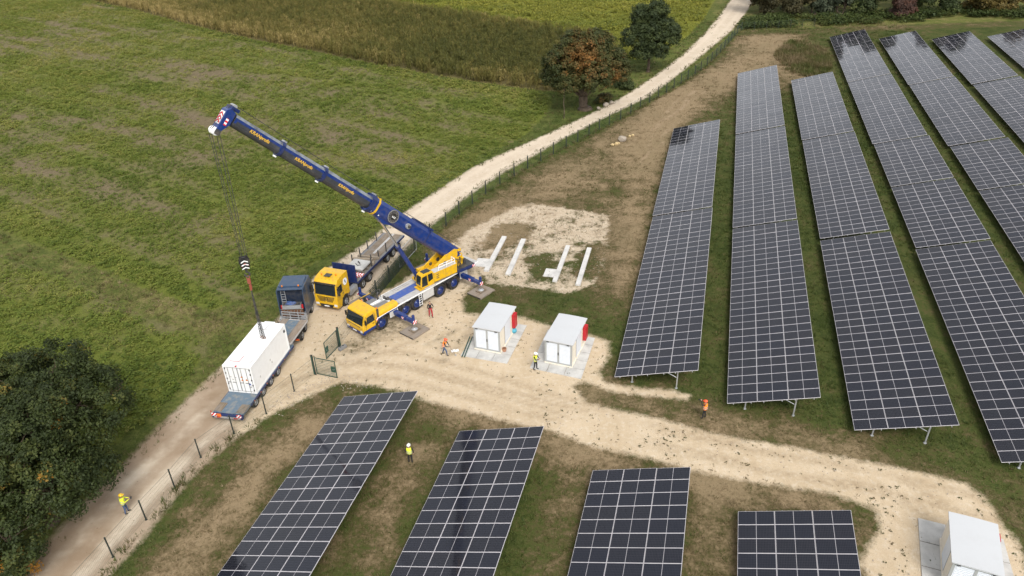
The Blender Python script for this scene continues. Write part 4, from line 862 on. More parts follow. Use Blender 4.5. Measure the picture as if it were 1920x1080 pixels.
# ------------------------------------------------------------------ small things on the yard
t = empty('steel_rods', (-4.32, 52.28, .1), math.atan2(55.39 - 52.28, -3.71 + 4.32), 'two dark green steel rods lying on the pad left of the left hut', 'steel rods')
for dy in (0, .22):
    o = MB(); o.bx(0, 3.1, dy - .04, dy + .04, .005, .08); o.build('rod', M['green'], t)
t = empty('blue_sack', (.02, 55.8, .09), 0, 'light blue plastic sack on the pad below the red cabinet of the left hut', 'sack')
o = MB(); o.sphere((0, 0, .26), .3, (1, .85, .95), 12, 8); o.build('bag', M['cyan'], t, smooth=True); o = MB(); o.cyl((0, 0, .5), (0, 0, .62), .05, .1, n=8); o.build('tied_neck', M['cyan'], t)
t = empty('clay_pot', (-.85, 53.05, .09), .4, 'small terracotta coloured tub at the front right corner of the left hut', 'tub'); o = MB(); o.cyl((0, 0, 0), (0, 0, .3), .16, .21, n=12); o.build('tub', M['terracotta'], t); o = MB(); o.cyl((0, 0, .28), (0, 0, .305), .17, n=12); o.build('contents', M['rust'], t)
t = empty('white_sheet', (-5.2, 53.4, .03), .2, 'scrap of white sheeting lying on the sand near the bending worker', 'sheet'); o = MB()
for i in range(4): o.box((i * .16 - .24, .03 * math.sin(i * 2), .02 + .012 * (i % 2)), (.17, .34, .012), Matrix.Rotation(.12 * (-1) ** i, 3, 'Y'))
o.build('sheet', M['white'], t)
def boulder(loc, r, seed, mat, label, group=None, name='boulder'):
    o = MB(); q = bmesh.ops.create_icosphere(o.bm, subdivisions=3, radius=r); rr = random.Random(seed); ax = [Vector((rr.gauss(0, 1), rr.gauss(0, 1), rr.gauss(0, 1))).normalized() for _ in range(9)]
    for v in o.bm.verts:
        for a in ax:
            d = v.co.dot(a) - r * rr.uniform(.72, .74)
            if d > 0: v.co -= a * d * .85
        v.co.z = v.co.z * .8 + r * .55
    b = o.build(name, mat, None, Matrix.Translation(loc)); return tag(b, label, 'boulder', group)
boulder((16.9, 104.5, 0), .62, 1, M['stone'], 'pale round boulder lying in the dry grass inside the fence')
for i, (x, y, r) in enumerate([(15.2, 102.6, .3), (15.8, 102.9, .34), (16.2, 103.3, .2), (18.2, 106.0, .24), (18.7, 106.4, .26)]): boulder((x, y, 0), r, 10 + i, M['ochre'], ['small ochre rock left of the pale boulder', 'largest ochre rock in front of the pale boulder', 'smallest ochre rock close to the pale boulder', 'ochre rock behind the pale boulder', 'ochre rock furthest right of the pale boulder'][i], 'ochre rocks by the boulder', 'rock')
for i, (x, y, r) in enumerate([(16.6, 121.0, .55), (17.6, 122.2, .45), (15.2, 119.4, .4)]): boulder((x, y, 0), r, 20 + i, M['stone'], ['pale rock right of the orange tree trunk', 'pale rock furthest right of the orange tree', 'pale rock close to the foot of the orange tree'][i], 'pale rocks beside the orange tree', 'rock')
# concrete strip foundations
def strip(p0, p1, w, label, slab=None):
    d = Vector((p1[0] - p0[0], p1[1] - p0[1])); t = empty('foundation_strip', (p0[0], p0[1], 0), math.atan2(d.y, d.x), label, 'foundation strip', 'concrete foundation strips'); L = d.length; n = 3
    for i in range(n):
        o = MB(); o.bx(L * i / n + .008, L * (i + 1) / n - .008, -w / 2, w / 2, -.1, .24); o.build('strip_block', M['paleconc'], t, bev=.012)
    if slab:
        o = MB(); o.bx(slab[0], slab[1], w / 2 + .003, w / 2 + slab[2], -.1, .12); o.build('side_slab', M['paleconc'], t, bev=.012)
strip((-2.62, 67.2), (-.66, 74.8), .52, 'leftmost white foundation strip with a square side slab, nearest the crane', (.9, 2.6, 1.35))
strip((-.38, 66.3), (1.47, 74.0), .52, 'second white foundation strip from the left, without a side slab')
strip((4.32, 64.6), (6.28, 72.1), .46, 'third white foundation strip from the left, with a side slab', (.9, 2.5, 1.15))
strip((6.58, 63.75), (8.54, 71.4), .48, 'rightmost white foundation strip, nearest the panel rows')

# ------------------------------------------------------------------ wheels
def wheel(parent, x, y, r, w, side, rim_m, dual=False):
    """axle along local y; side +1 = faces +y"""
    o = MB(); o.ring((x, y, r), (0, 1, 0), r * .58, r, w, 28); wv = o.build('tyre', M['black'], parent)
    tw = MB(); n = 22
    for i in range(n):
        a = 2 * math.pi * i / n; tw.box((x + math.cos(a) * r * .995, y, r + math.sin(a) * r * .995), (.028, w * .7, .07), Matrix.Rotation(-a, 3, 'Y'))
    tw.build('tread', M['black'], wv)
    o = MB(); f = side * w * .5; fin = f - side * (.10 if not dual else w * .25)
    o.cyl((x, y - f * .8, r), (x, y + fin, r), r * .585, n=24); o.ring((x, y + f * .86, r), (0, 1, 0), r * .50, r * .60, .05, 24); rm = o.build('rim', rim_m, wv)
    o = MB(); o.cyl((x, y + fin, r), (x, y + fin + side * .07, r), r * .28, r * .2, n=16)
    for i in range(10):
        a = 2 * math.pi * i / 10; o.cyl((x + math.cos(a) * r * .38, y + fin, r + math.sin(a) * r * .38), (x + math.cos(a) * r * .38, y + fin + side * .03, r + math.sin(a) * r * .38), .025, n=6)
    o.build('hub', M['steel'] if rim_m is not M['blue'] else M['blue'], wv)
    return wv

def text_mesh(s, size, mat, name='lettering', extr=.004, shear=0.0):
    c = bpy.data.curves.new(name, 'FONT'); c.body = s; c.size = size; c.extrude = extr; c.align_x = 'CENTER'; c.align_y = 'CENTER'; c.shear = shear; c.offset = size * .012
    o = bpy.data.objects.new(name, c); me = bpy.data.meshes.new_from_object(o); bpy.data.objects.remove(o); bpy.data.curves.remove(c); me.materials.clear(); me.materials.append(mat); return me

# ------------------------------------------------------------------ mobile crane
HD = math.atan2(-.736, -.677); CO = Vector((-9.0, 62.38, 0))
cr = empty('mobile_crane', CO, HD, 'five axle yellow and blue mobile crane with its long boom raised over the field', 'crane')
CM = Matrix.Translation(CO) @ Matrix.Rotation(HD, 4, 'Z'); CI = CM.inverted()
B = M
# chassis
o = MB(); o.bx(-7.0, 6.2, -.55, .55, .72, 1.35); o.bx(-6.8, 6.0, -.9, .9, 1.0, 1.4); o.build('chassis', M['dark'], cr)
for x in (5.86, 3.0, 1.525, -1.525, -3.40):
    for s in (1, -1): wheel(cr, x, s * 1.06, .72, .46, s, M['blue'])
    o = MB(); o.cyl((x, -1, .72), (x, 1, .72), .12, n=8); o.build('axle', M['dark'], cr)
# deck
o = MB(); o.bx(-6.9, 3.55, -1.28, 1.28, 1.52, 1.66); o.build('deck', M['alu'], cr)
o = MB(); o.bx(-.9, 3.5, -.48, .48, 1.664, 1.70); o.build('antislip_panel', M['padblue'], cr)
o = MB(); o.bx(-6.9, 3.9, 1.281, 1.315, 1.55, 1.68); o.bx(-6.9, 3.9, -1.315, -1.281, 1.55, 1.68); o.build('edge_rail', M['white'], cr)
for s in (1, -1):
    for x0, x1, m, z0 in ((-1.05 + .35, .72, 'ltgrey', .62), (3.86, 4.86, 'ltgrey', .72), (-5.35, -4.3, 'ltgrey', .68)):
        o = MB(); pr = [(x0, z0), (x1, z0), (x1 + .0, 1.515), (x0, 1.515)]; o.prism(pr, s * 1.20, s * 1.265); o.build('side_panel', M[m], cr, bev=.01)
    for xc in (3.0, 1.525, -1.525, -3.4):          # mudguard arches
        o = MB(); n = 8
        for i in range(n):
            a0, a1 = math.pi * (i / n * .8 + .1), math.pi * ((i + 1) / n * .8 + .1); am = (a0 + a1) / 2
            o.box((xc + math.cos(am) * .82, s * 1.03, .72 + math.sin(am) * .82), (.03, .46, .24), Matrix.Rotation(-am, 3, 'Y'))
        o.build('mudguard', M['dark'], cr)
    o = MB(); o.box((-4.05, s * 1.1, .75), (.03, .45, .62), Matrix.Rotation(.2, 3, 'Y')); o.build('mud_flap', M['black'], cr)
# yellow engine covers & centre gear behind the cab
for s in (1, -1):
    if s == 1:
        o = MB(); pr = [(.62, 1.50), (1.27, 1.45), (1.29, 1.72), (1.22, 1.90), (1.08, 2.0), (.62, 2.02)]; o.prism([(a * s, b) for a, b in pr], 3.78, 6.05, 'x'); o.build('engine_cover', M['yellow'], cr, bev=.02)
    o = MB(); o.prism([(6.25, .95), (6.25, 1.42), (5.1, 1.5), (3.86, 1.5), (3.86, 1.40), (5.05, 1.38), (5.45, 1.42), (6.05, 1.3)], s * 1.275, s * 1.30); o.build('blue_side_stripe', M['blue'], cr)
    o = MB(); o.prism([(6.25, 1.421), (6.25, 1.50), (3.86, 1.58), (3.86, 1.505), (5.1, 1.503)], s * 1.275, s * 1.305); o.build('white_side_stripe', M['white'], cr)
o = MB(); o.bx(3.7, 6.0, -1.22, .60, 1.42, 1.62); o.build('engine_bed', M['ltgrey'], cr)
o = MB(); o.bx(4.3, 5.75, .02, .58, 1.622, 1.98); o.build('air_filter_box', M['grey'], cr, bev=.03)
o = MB(); o.bx(4.5, 5.9, -.62, -.02, 1.622, 1.92); o.build('engine_hood', M['alu'], cr, bev=.02)
o = MB(); o.bx(4.6, 5.85, -.45, -.2, 1.923, 1.97); o.build('hood_strip', M['white'], cr)
o = MB(); o.bx(4.7, 5.9, -1.2, -.68, 1.622, 1.9); o.build('grey_box', M['grey'], cr, bev=.02)
o = MB(); o.bx(3.75, 4.25, -.5, .55, 1.625, 1.85); o.build('white_box', M['white'], cr, bev=.02)
o = MB(); o.cyl((4.0, -.1, 1.86), (4.0, .15, 2.05), .17, n=12); o.sphere((4.05, -.35, 1.95), .15); o.sphere((3.9, .4, 1.95), .12); o.build('pump_unit', M['dark'], cr)
o = MB(); o.cyl((4.45, -.85, 1.63), (4.45, -.85, 2.35), .1, n=12); o.cyl((4.45, -.85, 2.35), (4.3, -.85, 2.5), .1, n=12); o.build('exhaust', M['dark'], cr)
o = MB(); o.tube([(3.85, -1.24, 1.6), (3.85, -1.24, 2.45), (6.15, -1.24, 2.45), (6.15, -1.24, 1.7)], .035); o.tube([(5.0, -1.24, 1.6), (5.0, -1.24, 2.45)], .025); o.build('guard_rail', M['dark'], cr)
o = MB(); o.bx(4.9, 6.1, -1.275, -1.245, 2.49, 2.53); o.build('rail_strip', M['yellow'], cr)
o = MB(); o.bx(6.0, 6.25, -1.2, 1.2, 1.5, 2.3); o.build('cab_back_rack', M['dark'], cr, bev=.03)
for y in (1.05, -1.05): o = MB(); o.cyl((6.12, y, 2.3), (6.12, y, 2.46), .08, .07, n=10); o.build('beacon', M['amber'], cr)
# carrier cab
cab = None
pr = [(6.28, .62), (7.75, .50), (7.98, .62), (8.02, 1.22), (7.92, 1.36), (7.62, 2.28), (7.42, 2.46), (6.28, 2.54)]
o = MB(); o.prism(pr, -1.25, 1.25); cab = o.build('carrier_cab', M['yellow'], cr, bev=.07)
# windscreen wraps around
def inset_poly(pr, y): return [(a, y, b) for a, b in pr]
o = MB(); n = Vector((.97, 0, .32)).normalized()
W = [(7.945, -1.12, 1.36), (7.945, 1.12, 1.36), (7.665, 1.10, 2.22), (7.665, -1.10, 2.22)]
o.quad(*[Vector(q) + n * .03 for q in W]); ws = o.build('windscreen', M['glass'], cab); ws.modifiers.new('s', 'SOLIDIFY').thickness = .02
o = MB()
for y in (-.55, .25): o.cyl((7.99, y, 1.40), (7.90, y + .55, 1.72), .015, n=5)
o.build('wiper', M['black'], cab)
for s in (1, -1):
    o = MB(); o.prism([(6.62, 1.42), (7.52, 1.36), (7.46, 2.06), (6.70, 2.14)], s * 1.251, s * 1.265); o.build('side_window', M['glass'], cab)
    o = MB(); o.prism([(6.52, .82), (6.585, .82), (6.60, 2.25), (6.575, 2.25)], s * 1.251, s * 1.258); o.prism([(7.62, .82), (7.645, .82), (7.55, 2.2), (7.53, 2.2)], s * 1.251, s * 1.258); o.build('door_gap', M['dark'], cab)
    o = MB(); o.box((7.75, s * 1.42, 1.72), (.10, .2, .46)); o.cyl((7.7, s * 1.24, 2.0), (7.75, s * 1.42, 1.95), .02, n=5); o.build('mirror', M['black'], cab, bev=.015)
    o = MB(); o.box((6.80, s * 1.262, 1.2), (.2, .03, .05)); o.build('door_handle', M['black'], cab)
    o = MB(); o.box((8.0, s * .95, .70), (.08, .30, .14)); o.build('headlight', M['lamp'], cab)
    o = MB(); o.box((6.32, s * 1.27, 1.05), (.16, .03, .95)); o.build('warning_strip', M['chevx'], cr)
    o = MB(); o.prism([(6.28, .62), (7.75, .50), (7.98, .62), (8.0, .80), (6.6, .86)], s * 1.2505, s * 1.256); o.build('blue_skirt', M['blue'], cab)
o = MB(); o.bx(7.99, 8.035, -1.15, 1.15, .50, .66); o.bx(7.7, 8.0, -1.22, 1.22, .40, .50); o.build('bumper', M['blue'], cr, bev=.02)
o = MB(); o.bx(8.012, 8.03, -.85, .85, 1.14, 1.2); o.build('grille_slot', M['dark'], cab)
o = MB(); o.bx(8.036, 8.045, -.26, .26, .52, .63); o.build('number_plate', M['white'], cr)
# ladder on the side
o = MB()
for x in (.98, 1.32): o.cyl((x, 1.40, .35), (x - .05, 1.33, 1.62), .025, n=6)
for i in range(5): o.cyl((.97, 1.40 - .012 * i, .45 + .25 * i), (1.33, 1.40 - .012 * i, .45 + .25 * i), .022, n=6)
o.build('ladder', M['white'], cr)
o = MB()                                   # stowed ladder on the far deck edge
for y in (-1.16, -.86): o.box((1.6, y, 1.71), (2.0, .05, .05))
for i in range(8): o.box((.75 + i * .245, -1.01, 1.71), (.04, .26, .03))
o.build('stowed_ladder', M['alu'], cr)
# outriggers
for x in (4.25, -4.55):
    o = MB(); o.bx(x - .26, x + .26, -1.24, 1.24, .86, 1.36); o.build('outrigger_box', M['blue'], cr)
    for s in (1, -1):
        o = MB(); o.bx(x - .20, x + .20, s * 1.2, s * 2.9, .92, 1.30); bm_ = o.build('outrigger_beam', M['blue'], cr, bev=.012)
        o = MB(); o.bx(x - .16, x + .16, s * 2.9, s * 3.95, .95, 1.26); o.build('inner_beam', M['blue'], bm_, bev=.012)
        o = MB(); o.cyl((x, s * 3.85, .95), (x, s * 3.85, 1.75), .14, n=14); o.cyl((x, s * 3.85, 1.75), (x, s * 3.85, 1.82), .09, n=12); o.build('jack', M['blue'], bm_)
        o = MB(); o.cyl((x, s * 3.85, .42), (x, s * 3.85, .95), .08, n=12); o.build('jack_rod', M['chrome'], bm_)
        o = MB(); o.cyl((x, s * 3.85, .345), (x, s * 3.85, .43), .30, .16, n=18); o.build('jack_foot', M['steel'], bm_)
        o = MB(); o.box((x, s * 4.01, 1.12), (.40, .03, .34)); o.build('warning_plate', M['chevx'], bm_)
        o = MB(); o.box((x + .206, s * 2.55, 1.1), (.01, .26, .24)); o.build('warning_plate', M['chev'], bm_)
# superstructure
S_O = Vector((-8.39, 63.04, 0)); TIP = Vector((-20.55, 51.9, 22.75)); 
SH = math.atan2(-.655, -.755); SM = CI @ (Matrix.Translation(S_O) @ Matrix.Rotation(SH, 4, 'Z'))
def sup(o, name, m, par=None, bev=0.0): return o.build(name, m, par or cr, SM if par is None else None, bev)
o = MB(); o.cyl((0, 0, 1.66), (0, 0, 1.95), .95, n=32); sup(o, 'slew_ring', M['dark'])
o = MB(); o.prism([(-2.9, 1.96), (1.1, 1.96), (1.1, 2.2), (-.4, 2.5), (-2.9, 2.5)], -.75, .42); sup(o, 'turntable_frame', M['yellow'], None, .02)
for y in (-.78, .38):                       # boom foot cheeks
    o = MB(); o.prism([(-.9, 2.45), (.2, 2.45), (-2.2, 3.75), (-3.4, 4.05), (-3.75, 3.85), (-3.7, 3.2), (-2.9, 2.45)], y - .07, y + .07); sup(o, 'boom_cheek', M['yellow'], None, .015)
    o = MB(); o.cyl((-1.2, y - .08, 2.78), (-1.2, y + .08, 2.78), .18, n=14); o.cyl((-2.1, y - .08, 2.95), (-2.1, y + .08, 2.95), .22, n=14); sup(o, 'cheek_opening', M['dark'])
o = MB(); o.bx(-2.95, -.15, .50, 1.24, 1.92, 2.92); body = sup(o, 'engine_housing', M['yellow'], None, .03)
o = MB(); o.bx(-2.93, -.18, .52, 1.22, 2.922, 2.96); sup(o, 'housing_top', M['ltgrey'])
o = MB()
for i in range(3): o.bx(-.75, -.45, 1.2415, 1.25, 2.2 + i * .2, 2.28 + i * .2)
sup(o, 'vent_slots', M['dark'])
o = MB(); o.bx(-1.58, -1.565, 1.2415, 1.246, 1.95, 2.9); sup(o, 'panel_gap', M['dark'])
o = MB(); 
for p in ([(-2.8, 1.15, 2.96), (-2.8, 1.15, 3.5), (-.9, 1.15, 3.5), (-.75, 1.15, 2.96)], [(-2.8, 1.15, 3.22), (-.85, 1.15, 3.22)], [(-1.8, 1.15, 2.96), (-1.8, 1.15, 3.5)], [(-2.8, 1.15, 3.5), (-2.8, .6, 3.5), (-2.8, .6, 2.96)]): o.tube(p, .03)
sup(o, 'handrail', M['white'])
# right hand side: winch housing
o = MB(); o.bx(-2.4, .2, -1.24, -.90, 1.95, 2.6); sup(o, 'tank', M['yellow'], None, .03)
# upper cab
o = MB(); pr = [(-.12, 1.80), (1.36, 1.80), (1.50, 2.05), (1.30, 3.12), (1.0, 3.28), (.02, 3.28), (-.12, 3.0)]
o.prism(pr, .44, 1.26); uc = sup(o, 'operator_cab', M['yellow'], None, .03)
o = MB(); n = Vector((.98, 0, .2)); o.quad(*[Vector(q) + n * .022 for q in ((1.46, .52, 2.18), (1.46, 1.18, 2.18), (1.30, 1.18, 3.08), (1.30, .52, 3.08))]); q = o.build('windscreen', M['glass'], uc); q.modifiers.new('s', 'SOLIDIFY').thickness = .015
o = MB(); o.prism([(.66, 1.98), (1.36, 1.98), (1.24, 3.0), (.70, 3.06)], 1.261, 1.272); o.build('door_window', M['glass'], uc)
o = MB(); o.prism([(.0, 2.42), (.54, 2.25), (.58, 3.06), (.04, 3.08)], 1.261, 1.272); o.build('side_window', M['glass'], uc)
o = MB(); o.prism([(.0, 2.35), (.54, 2.35), (.58, 3.06), (.04, 3.08)], .43, .439); o.build('side_window', M['glass'], uc)
o = MB(); o.bx(.12, .98, .52, 1.18, 3.281, 3.295); o.build('roof_window', M['glass'], uc)
o = MB(); o.bx(.60, .635, 1.2615, 1.29, 1.9, 3.1); o.build('grab_bar', M['yellow'], uc)
o = MB(); o.bx(1.1, 1.66, .35, 1.30, 1.70, 1.79); o.build('cab_step', M['yellow'], uc, bev=.01)
o = MB(); o.bx(-.2, 1.1, 1.265, 1.45, 1.74, 1.79); o.build('side_step', M['ltgrey'], uc)
o = MB(); o.tube([(1.35, .48, 3.0), (1.5, .40, 3.1), (1.5, .40, 2.75)], .02); o.box((1.5, .38, 2.7), (.05, .16, .26)); o.build('mirror', M['black'], uc)
# counterweight and winches at the rear
o = MB(); o.bx(-5.2, -3.0, -1.30, 1.30, 1.75, 2.05); sup(o, 'counterweight', M['deepblue'], None, .03)
o = MB(); o.bx(-5.1, -3.05, -1.22, 1.22, 2.052, 2.12); sup(o, 'counterweight_top', M['dark'])
for y in (1.305, -1.305): o = MB(); o.box((-5.0, y, 1.92), (.36, .012, .24)); sup(o, 'warning_plate', M['chevx'])
o = MB(); o.cyl((-3.55, -.45, 2.55), (-3.55, .45, 2.55), .42, n=20); sup(o, 'winch_drum', M['dark'])
o = MB()
for y in (-.48, .48): o.cyl((-3.55, y - .03, 2.55), (-3.55, y + .03, 2.55), .55, n=20)
o.bx(-4.1, -3.2, -.6, -.5, 2.1, 3.1); o.bx(-4.1, -3.2, .5, .6, 2.1, 3.1); sup(o, 'winch_frame', M['yellow'])
o = MB(); o.bx(-4.25, -2.95, -.92, .30, 3.62, 3.70); o.bx(-4.25, -2.95, -.98, -.92, 3.5, 3.8); o.bx(-4.25, -2.95, .30, .36, 3.5, 3.8); sup(o, 'boom_foot_frame', M['yellow'], None, .01)
o = MB(); o.bx(-4.1, -3.1, -.85, .22, 3.705, 3.76); sup(o, 'foot_grille', M['dark'])
o = MB(); r = random.Random(3)
for i in range(7): o.tube([(-3.2 - r.random() * .8, r.uniform(.5, .95), 2.1), (-3.3 - r.random() * .6, r.uniform(.4, .9), 2.7 + r.random() * .3), (-3.0 - r.random() * .9, r.uniform(.3, .6), 2.95 + .3 * r.random())], .03)
o.cyl((-4.3, .75, 2.1), (-4.3, .75, 2.75), .14, n=10); sup(o, 'hydraulic_hoses', M['dark'])
o = MB(); o.tube([(-4.2, .5, 2.2), (-4.2, .5, 3.2), (-4.0, .45, 3.4)], .06); o.cyl((-4.05, .6, 2.6), (-4.05, .8, 3.0), .12, n=10); sup(o, 'valve_block', M['yellow'])
# boom: frame with x along the boom, z up
PIV = S_O + Vector((-.755, -.655, 0)) * -3.45 + Vector((0, 0, 3.35)) + Vector((.655, -.755, 0)) * -.19
bx_ = (TIP - PIV); LF = bx_.length; LB = LF - 1.15; bx_.normalize(); by_ = Vector((0, 0, 1)).cross(bx_).normalized(); bz_ = bx_.cross(by_)
BM = CI @ Matrix(((bx_.x, by_.x, bz_.x, PIV.x), (bx_.y, by_.y, bz_.y, PIV.y), (bx_.z, by_.z, bz_.z, PIV.z), (0, 0, 0, 1)))
def oval(hw, hh, flat=.55):
    """boom cross section (y,z): flat top and sides, rounded belly"""
    pts = [(-hw, hh * .58), (-hw * .62, hh), (hw * .62, hh), (hw, hh * .58)]
    for i in range(9): a = math.pi * i / 8; pts.append((hw * math.cos(a), -hh * .25 - hh * .75 * math.sin(a)))
    return pts
def boom_sec(name, x0, x1, hw, hh, m, zc=0.0):
    o = MB(); o.prism([(a, b + zc) for a, b in oval(hw, hh)], x0, x1, 'x'); return o.build(name, m, cr, BM)
E1, E2, E3 = LF * .435, LF * .635, LF * .792
base = boom_sec('boom_base', -.55, E1, .58, .76, M['blue'])
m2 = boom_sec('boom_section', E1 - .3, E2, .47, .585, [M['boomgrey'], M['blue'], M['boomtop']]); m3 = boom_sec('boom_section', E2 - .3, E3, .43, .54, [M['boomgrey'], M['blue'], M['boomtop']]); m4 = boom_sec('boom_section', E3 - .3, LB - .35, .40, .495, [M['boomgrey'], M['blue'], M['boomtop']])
for s_, hh in ((m2, .585), (m3, .54), (m4, .495)):          # grey belly, blue side, paler top
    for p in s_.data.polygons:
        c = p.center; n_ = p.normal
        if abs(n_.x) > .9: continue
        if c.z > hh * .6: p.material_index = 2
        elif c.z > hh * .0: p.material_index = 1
for s_, x0, x1, hw, hh in ((m2, E1, E2, .47, .585), (m3, E2, E3, .43, .54), (m4, E3, LB - .4, .40, .495)):
    for sd in (1, -1):
        o = MB(); o.bx(x0 + .1, x1 - .15, sd * (hw + .001), sd * (hw + .008), -hh * .24, hh * .16); o.build('grey_side_band', M['boomgrey'], s_)
def collar(x, hw, hh, w, name='collar', m=None):
    o = MB(); n = 13; P = oval(hw, hh); Q = oval(hw + .07, hh + .07)
    A = [[o.bm.verts.new((x + t, a, b)) for a, b in L] for t in (-w / 2, w / 2) for L in (P, Q)]; n = len(P)
    for i in range(n):
        j = (i + 1) % n
        for a, b in ((0, 1), (1, 3), (3, 2), (2, 0)): o.bm.faces.new((A[a][i], A[a][j], A[b][j], A[b][i]))
    return o.build(name, m or M['deepblue'], cr, BM)
collar(E1 - .12, .58, .76, .45); collar(E1 - .75, .58, .76, .16, 'yellow_band', M['yellow']); collar(E2 - .1, .47, .585, .26); collar(E3 - .1, .43, .54, .24)
for x, hw, hh in ((E1, .58, .76), (E2, .47, .585), (E3, .43, .54)):
    o = MB(); o.bx(x - .3, x - .05, -.2, .2, hh + .07, hh + .2); o.build('collar_bracket', M['steel'], cr, BM)
    o = MB(); o.bx(x - .15, x + .05, -.1, .1, -hh - .2, -hh - .08); o.build('lower_lug', M['white'], cr, BM)
for x, hw, hh, L in (((E1 + E2) / 2 + .2, .47, .585, 2.6), ((E2 + E3) / 2 - .1, .43, .54, 2.3), ((E3 + LB) / 2 - .3, .40, .495, 2.2)):
    me = text_mesh('KRANprofis', .36, M['gold'], shear=.25)
    for sd in (1, -1):
        ang = Matrix.Translation((x, sd * (hw + .014), -.02)) @ (Matrix.Rotation(math.pi, 4, 'Z') @ Matrix.Rotation(R(90), 4, 'X') if sd == 1 else Matrix.Rotation(R(90), 4, 'X'))
        link('lettering', me, cr, BM @ ang)
# hose reel disc on the flank, smaller reel behind it
for sd in (1,):
    xr = LF * .335; o = MB(); o.cyl((xr, .585, .05), (xr, .62, .05), .62, n=32); rl = o.build('hose_reel', M['dark'], cr, BM)
    o = MB(); o.ring((xr, .625, .05), (0, 1, 0), .55, .62, .06, 32)
    for i in range(14): a = 2 * math.pi * i / 14; o.cyl((xr + .3 * math.cos(a), .63, .05 + .3 * math.sin(a)), (xr + .58 * math.cos(a), .63, .05 + .58 * math.sin(a)), .012, n=4)
    o.build('reel_rim', M['grey'], rl)
    o = MB(); o.cyl((xr, .62, .05), (xr, .72, .05), .28, n=20); o.build('reel_hub', M['black'], rl); o = MB()
    for i in range(3): o.box((xr - .16 + i * .16, .726, .0), (.07, .01, .16))
    o.build('reel_mark', M['white'], rl)
    xr2 = LF * .262; o = MB(); o.cyl((xr2, .58, .0), (xr2, .80, .0), .26, n=20); r2 = o.build('cable_drum', M['steel'], cr, BM); o = MB(); o.cyl((xr2, .78, .0), (xr2, .95, .0), .14, n=14); o.build('drum_hub', M['dark'], r2)
o = MB(); o.bx(LF * .155, LF * .16, .585, .60, -.5, .68); o.bx(LF * .16, LF * .235, -.3, .3, .77, .93); o.bx(LF * .15, LF * .16, -.60, .60, .77, .95); o.build('boom_bracket', M['deepblue'], cr, BM)
o = MB(); o.tube([(E1 - 3.4, -.2, .7), (E1 - .2, -.2, .82)], .05); o.build('top_pipe', M['dark'], cr, BM)
o = MB(); o.prism([(LF * .30, -.45), (LF * .40, -.45), (LF * .385, -.75), (LF * .35, -1.0), (LF * .325, -.8)], -.36, .36); o.build('ram_bracket', M['blue'], cr, BM, bev=.02)
for x in (LF * .385, LF * .42): o = MB(); o.sphere((x, .42, -.52), .08); o.build('work_lamp', M['lamp'], cr, BM)
# luffing ram
R0 = S_O + Vector((-.755, -.655, 0)) * .75 + Vector((0, 0, 2.25)) + Vector((.655, -.755, 0)) * -.19; R1 = PIV + bx_ * (LF * .355) - bz_ * .85; rd = (R1 - R0)
l2 = lambda v: CI @ v
o = MB(); o.cyl(l2(R0), l2(R0 + rd * .56), .21, n=20); o.build('luffing_ram', M['blue'], cr); o = MB(); o.cyl(l2(R0 + rd * .56), l2(R1), .13, n=18); o.build('ram_rod', M['chrome'], cr)
o = MB(); o.cyl(l2(R0 + rd * .54), l2(R0 + rd * .57), .24, n=20); o.build('ram_gland', M['deepblue'], cr)
o = MB(); a = R0 + Vector((-.25, .1, .3)); o.tube([l2(R0 + rd * .30 + Vector((-.3, 0, 0))), l2(R0 + rd * .18 + Vector((-.38, 0, -.1))), l2(R0 + rd * .05 + Vector((-.35, .1, .2)))], .04); o.build('ram_hose', M['black'], cr)
# boom head
o = MB(); o.prism([(LB - .22, .50), (LB + .30, .66), (LB + .52, .40), (LB + .50, -1.25), (LB + .25, -1.35), (LB + .02, -.9), (LB - .22, -.45)], -.40, .40); hd = o.build('boom_head', M['blue'], cr, BM, bev=.03)
o = MB(); o.bx(LB - .35, LB + .3, -.42, .42, .60, .86); o.bx(LB - .1, LB + .2, -.5, .5, .7, .8); o.build('top_sheaves', M['deepblue'], hd); o = MB(); o.cyl((LB + .05, -.3, .9), (LB + .05, .3, .9), .16, n=14); o.build('top_roller', M['steel'], hd)
for y in (-.26, 0, .26): o = MB(); o.ring((LB + .40, y, -1.3), (0, 1, 0), .10, .30, .10, 24); o.build('sheave', M['white'], hd)
o = MB(); o.cyl((LB + .40, -.42, -1.3), (LB + .40, .42, -1.3), .11, n=12); o.bx(LB + .12, LB + .52, -.43, -.37, -1.5, -1.1); o.bx(LB + .12, LB + .52, .37, .43, -1.5, -1.1); o.build('sheave_axle', M['dark'], hd)
# red and white chevrons on the front plate of the head
o = MB(); o.quad((LB + .530, -.30, .25), (LB + .530, .30, .25), (LB + .514, .30, -.75), (LB + .514, -.30, -.75)); pl = o.build('white_plate', M['white'], hd); pl.modifiers.new('s', 'SOLIDIFY').thickness = .006
for k in range(3):
    for sg in (1, -1):
        o = MB(); z = .2 - k * .28; o.quad((LB + .585, 0, z - .0), (LB + .541, sg * .29, z - .22), (LB + .538, sg * .29, z - .36), (LB + .541, 0, z - .14)); q = o.build('chevron', M['red'], hd); q.modifiers.new('s', 'SOLIDIFY').thickness = .012
for sd in (1, -1): o = MB(); o.bx(LB + .05, LB + .25, sd * .402, sd * .412, -.65, -.1); o.build('warning_plate', M['chev'], hd)
# hoist rope along the top of the boom
o = MB()
for y in (-.12, .12): o.tube([(-.2, y, 1.0), (E1, y, .95), (LB, y, 1.0), (LB + .35, y, .85), (LB + .68, y, -1.3)], .018)
o.build('hoist_rope', M['dark'], cr, BM)
HEAD = PIV + bx_ * (LB + .52) - bz_ * 1.3

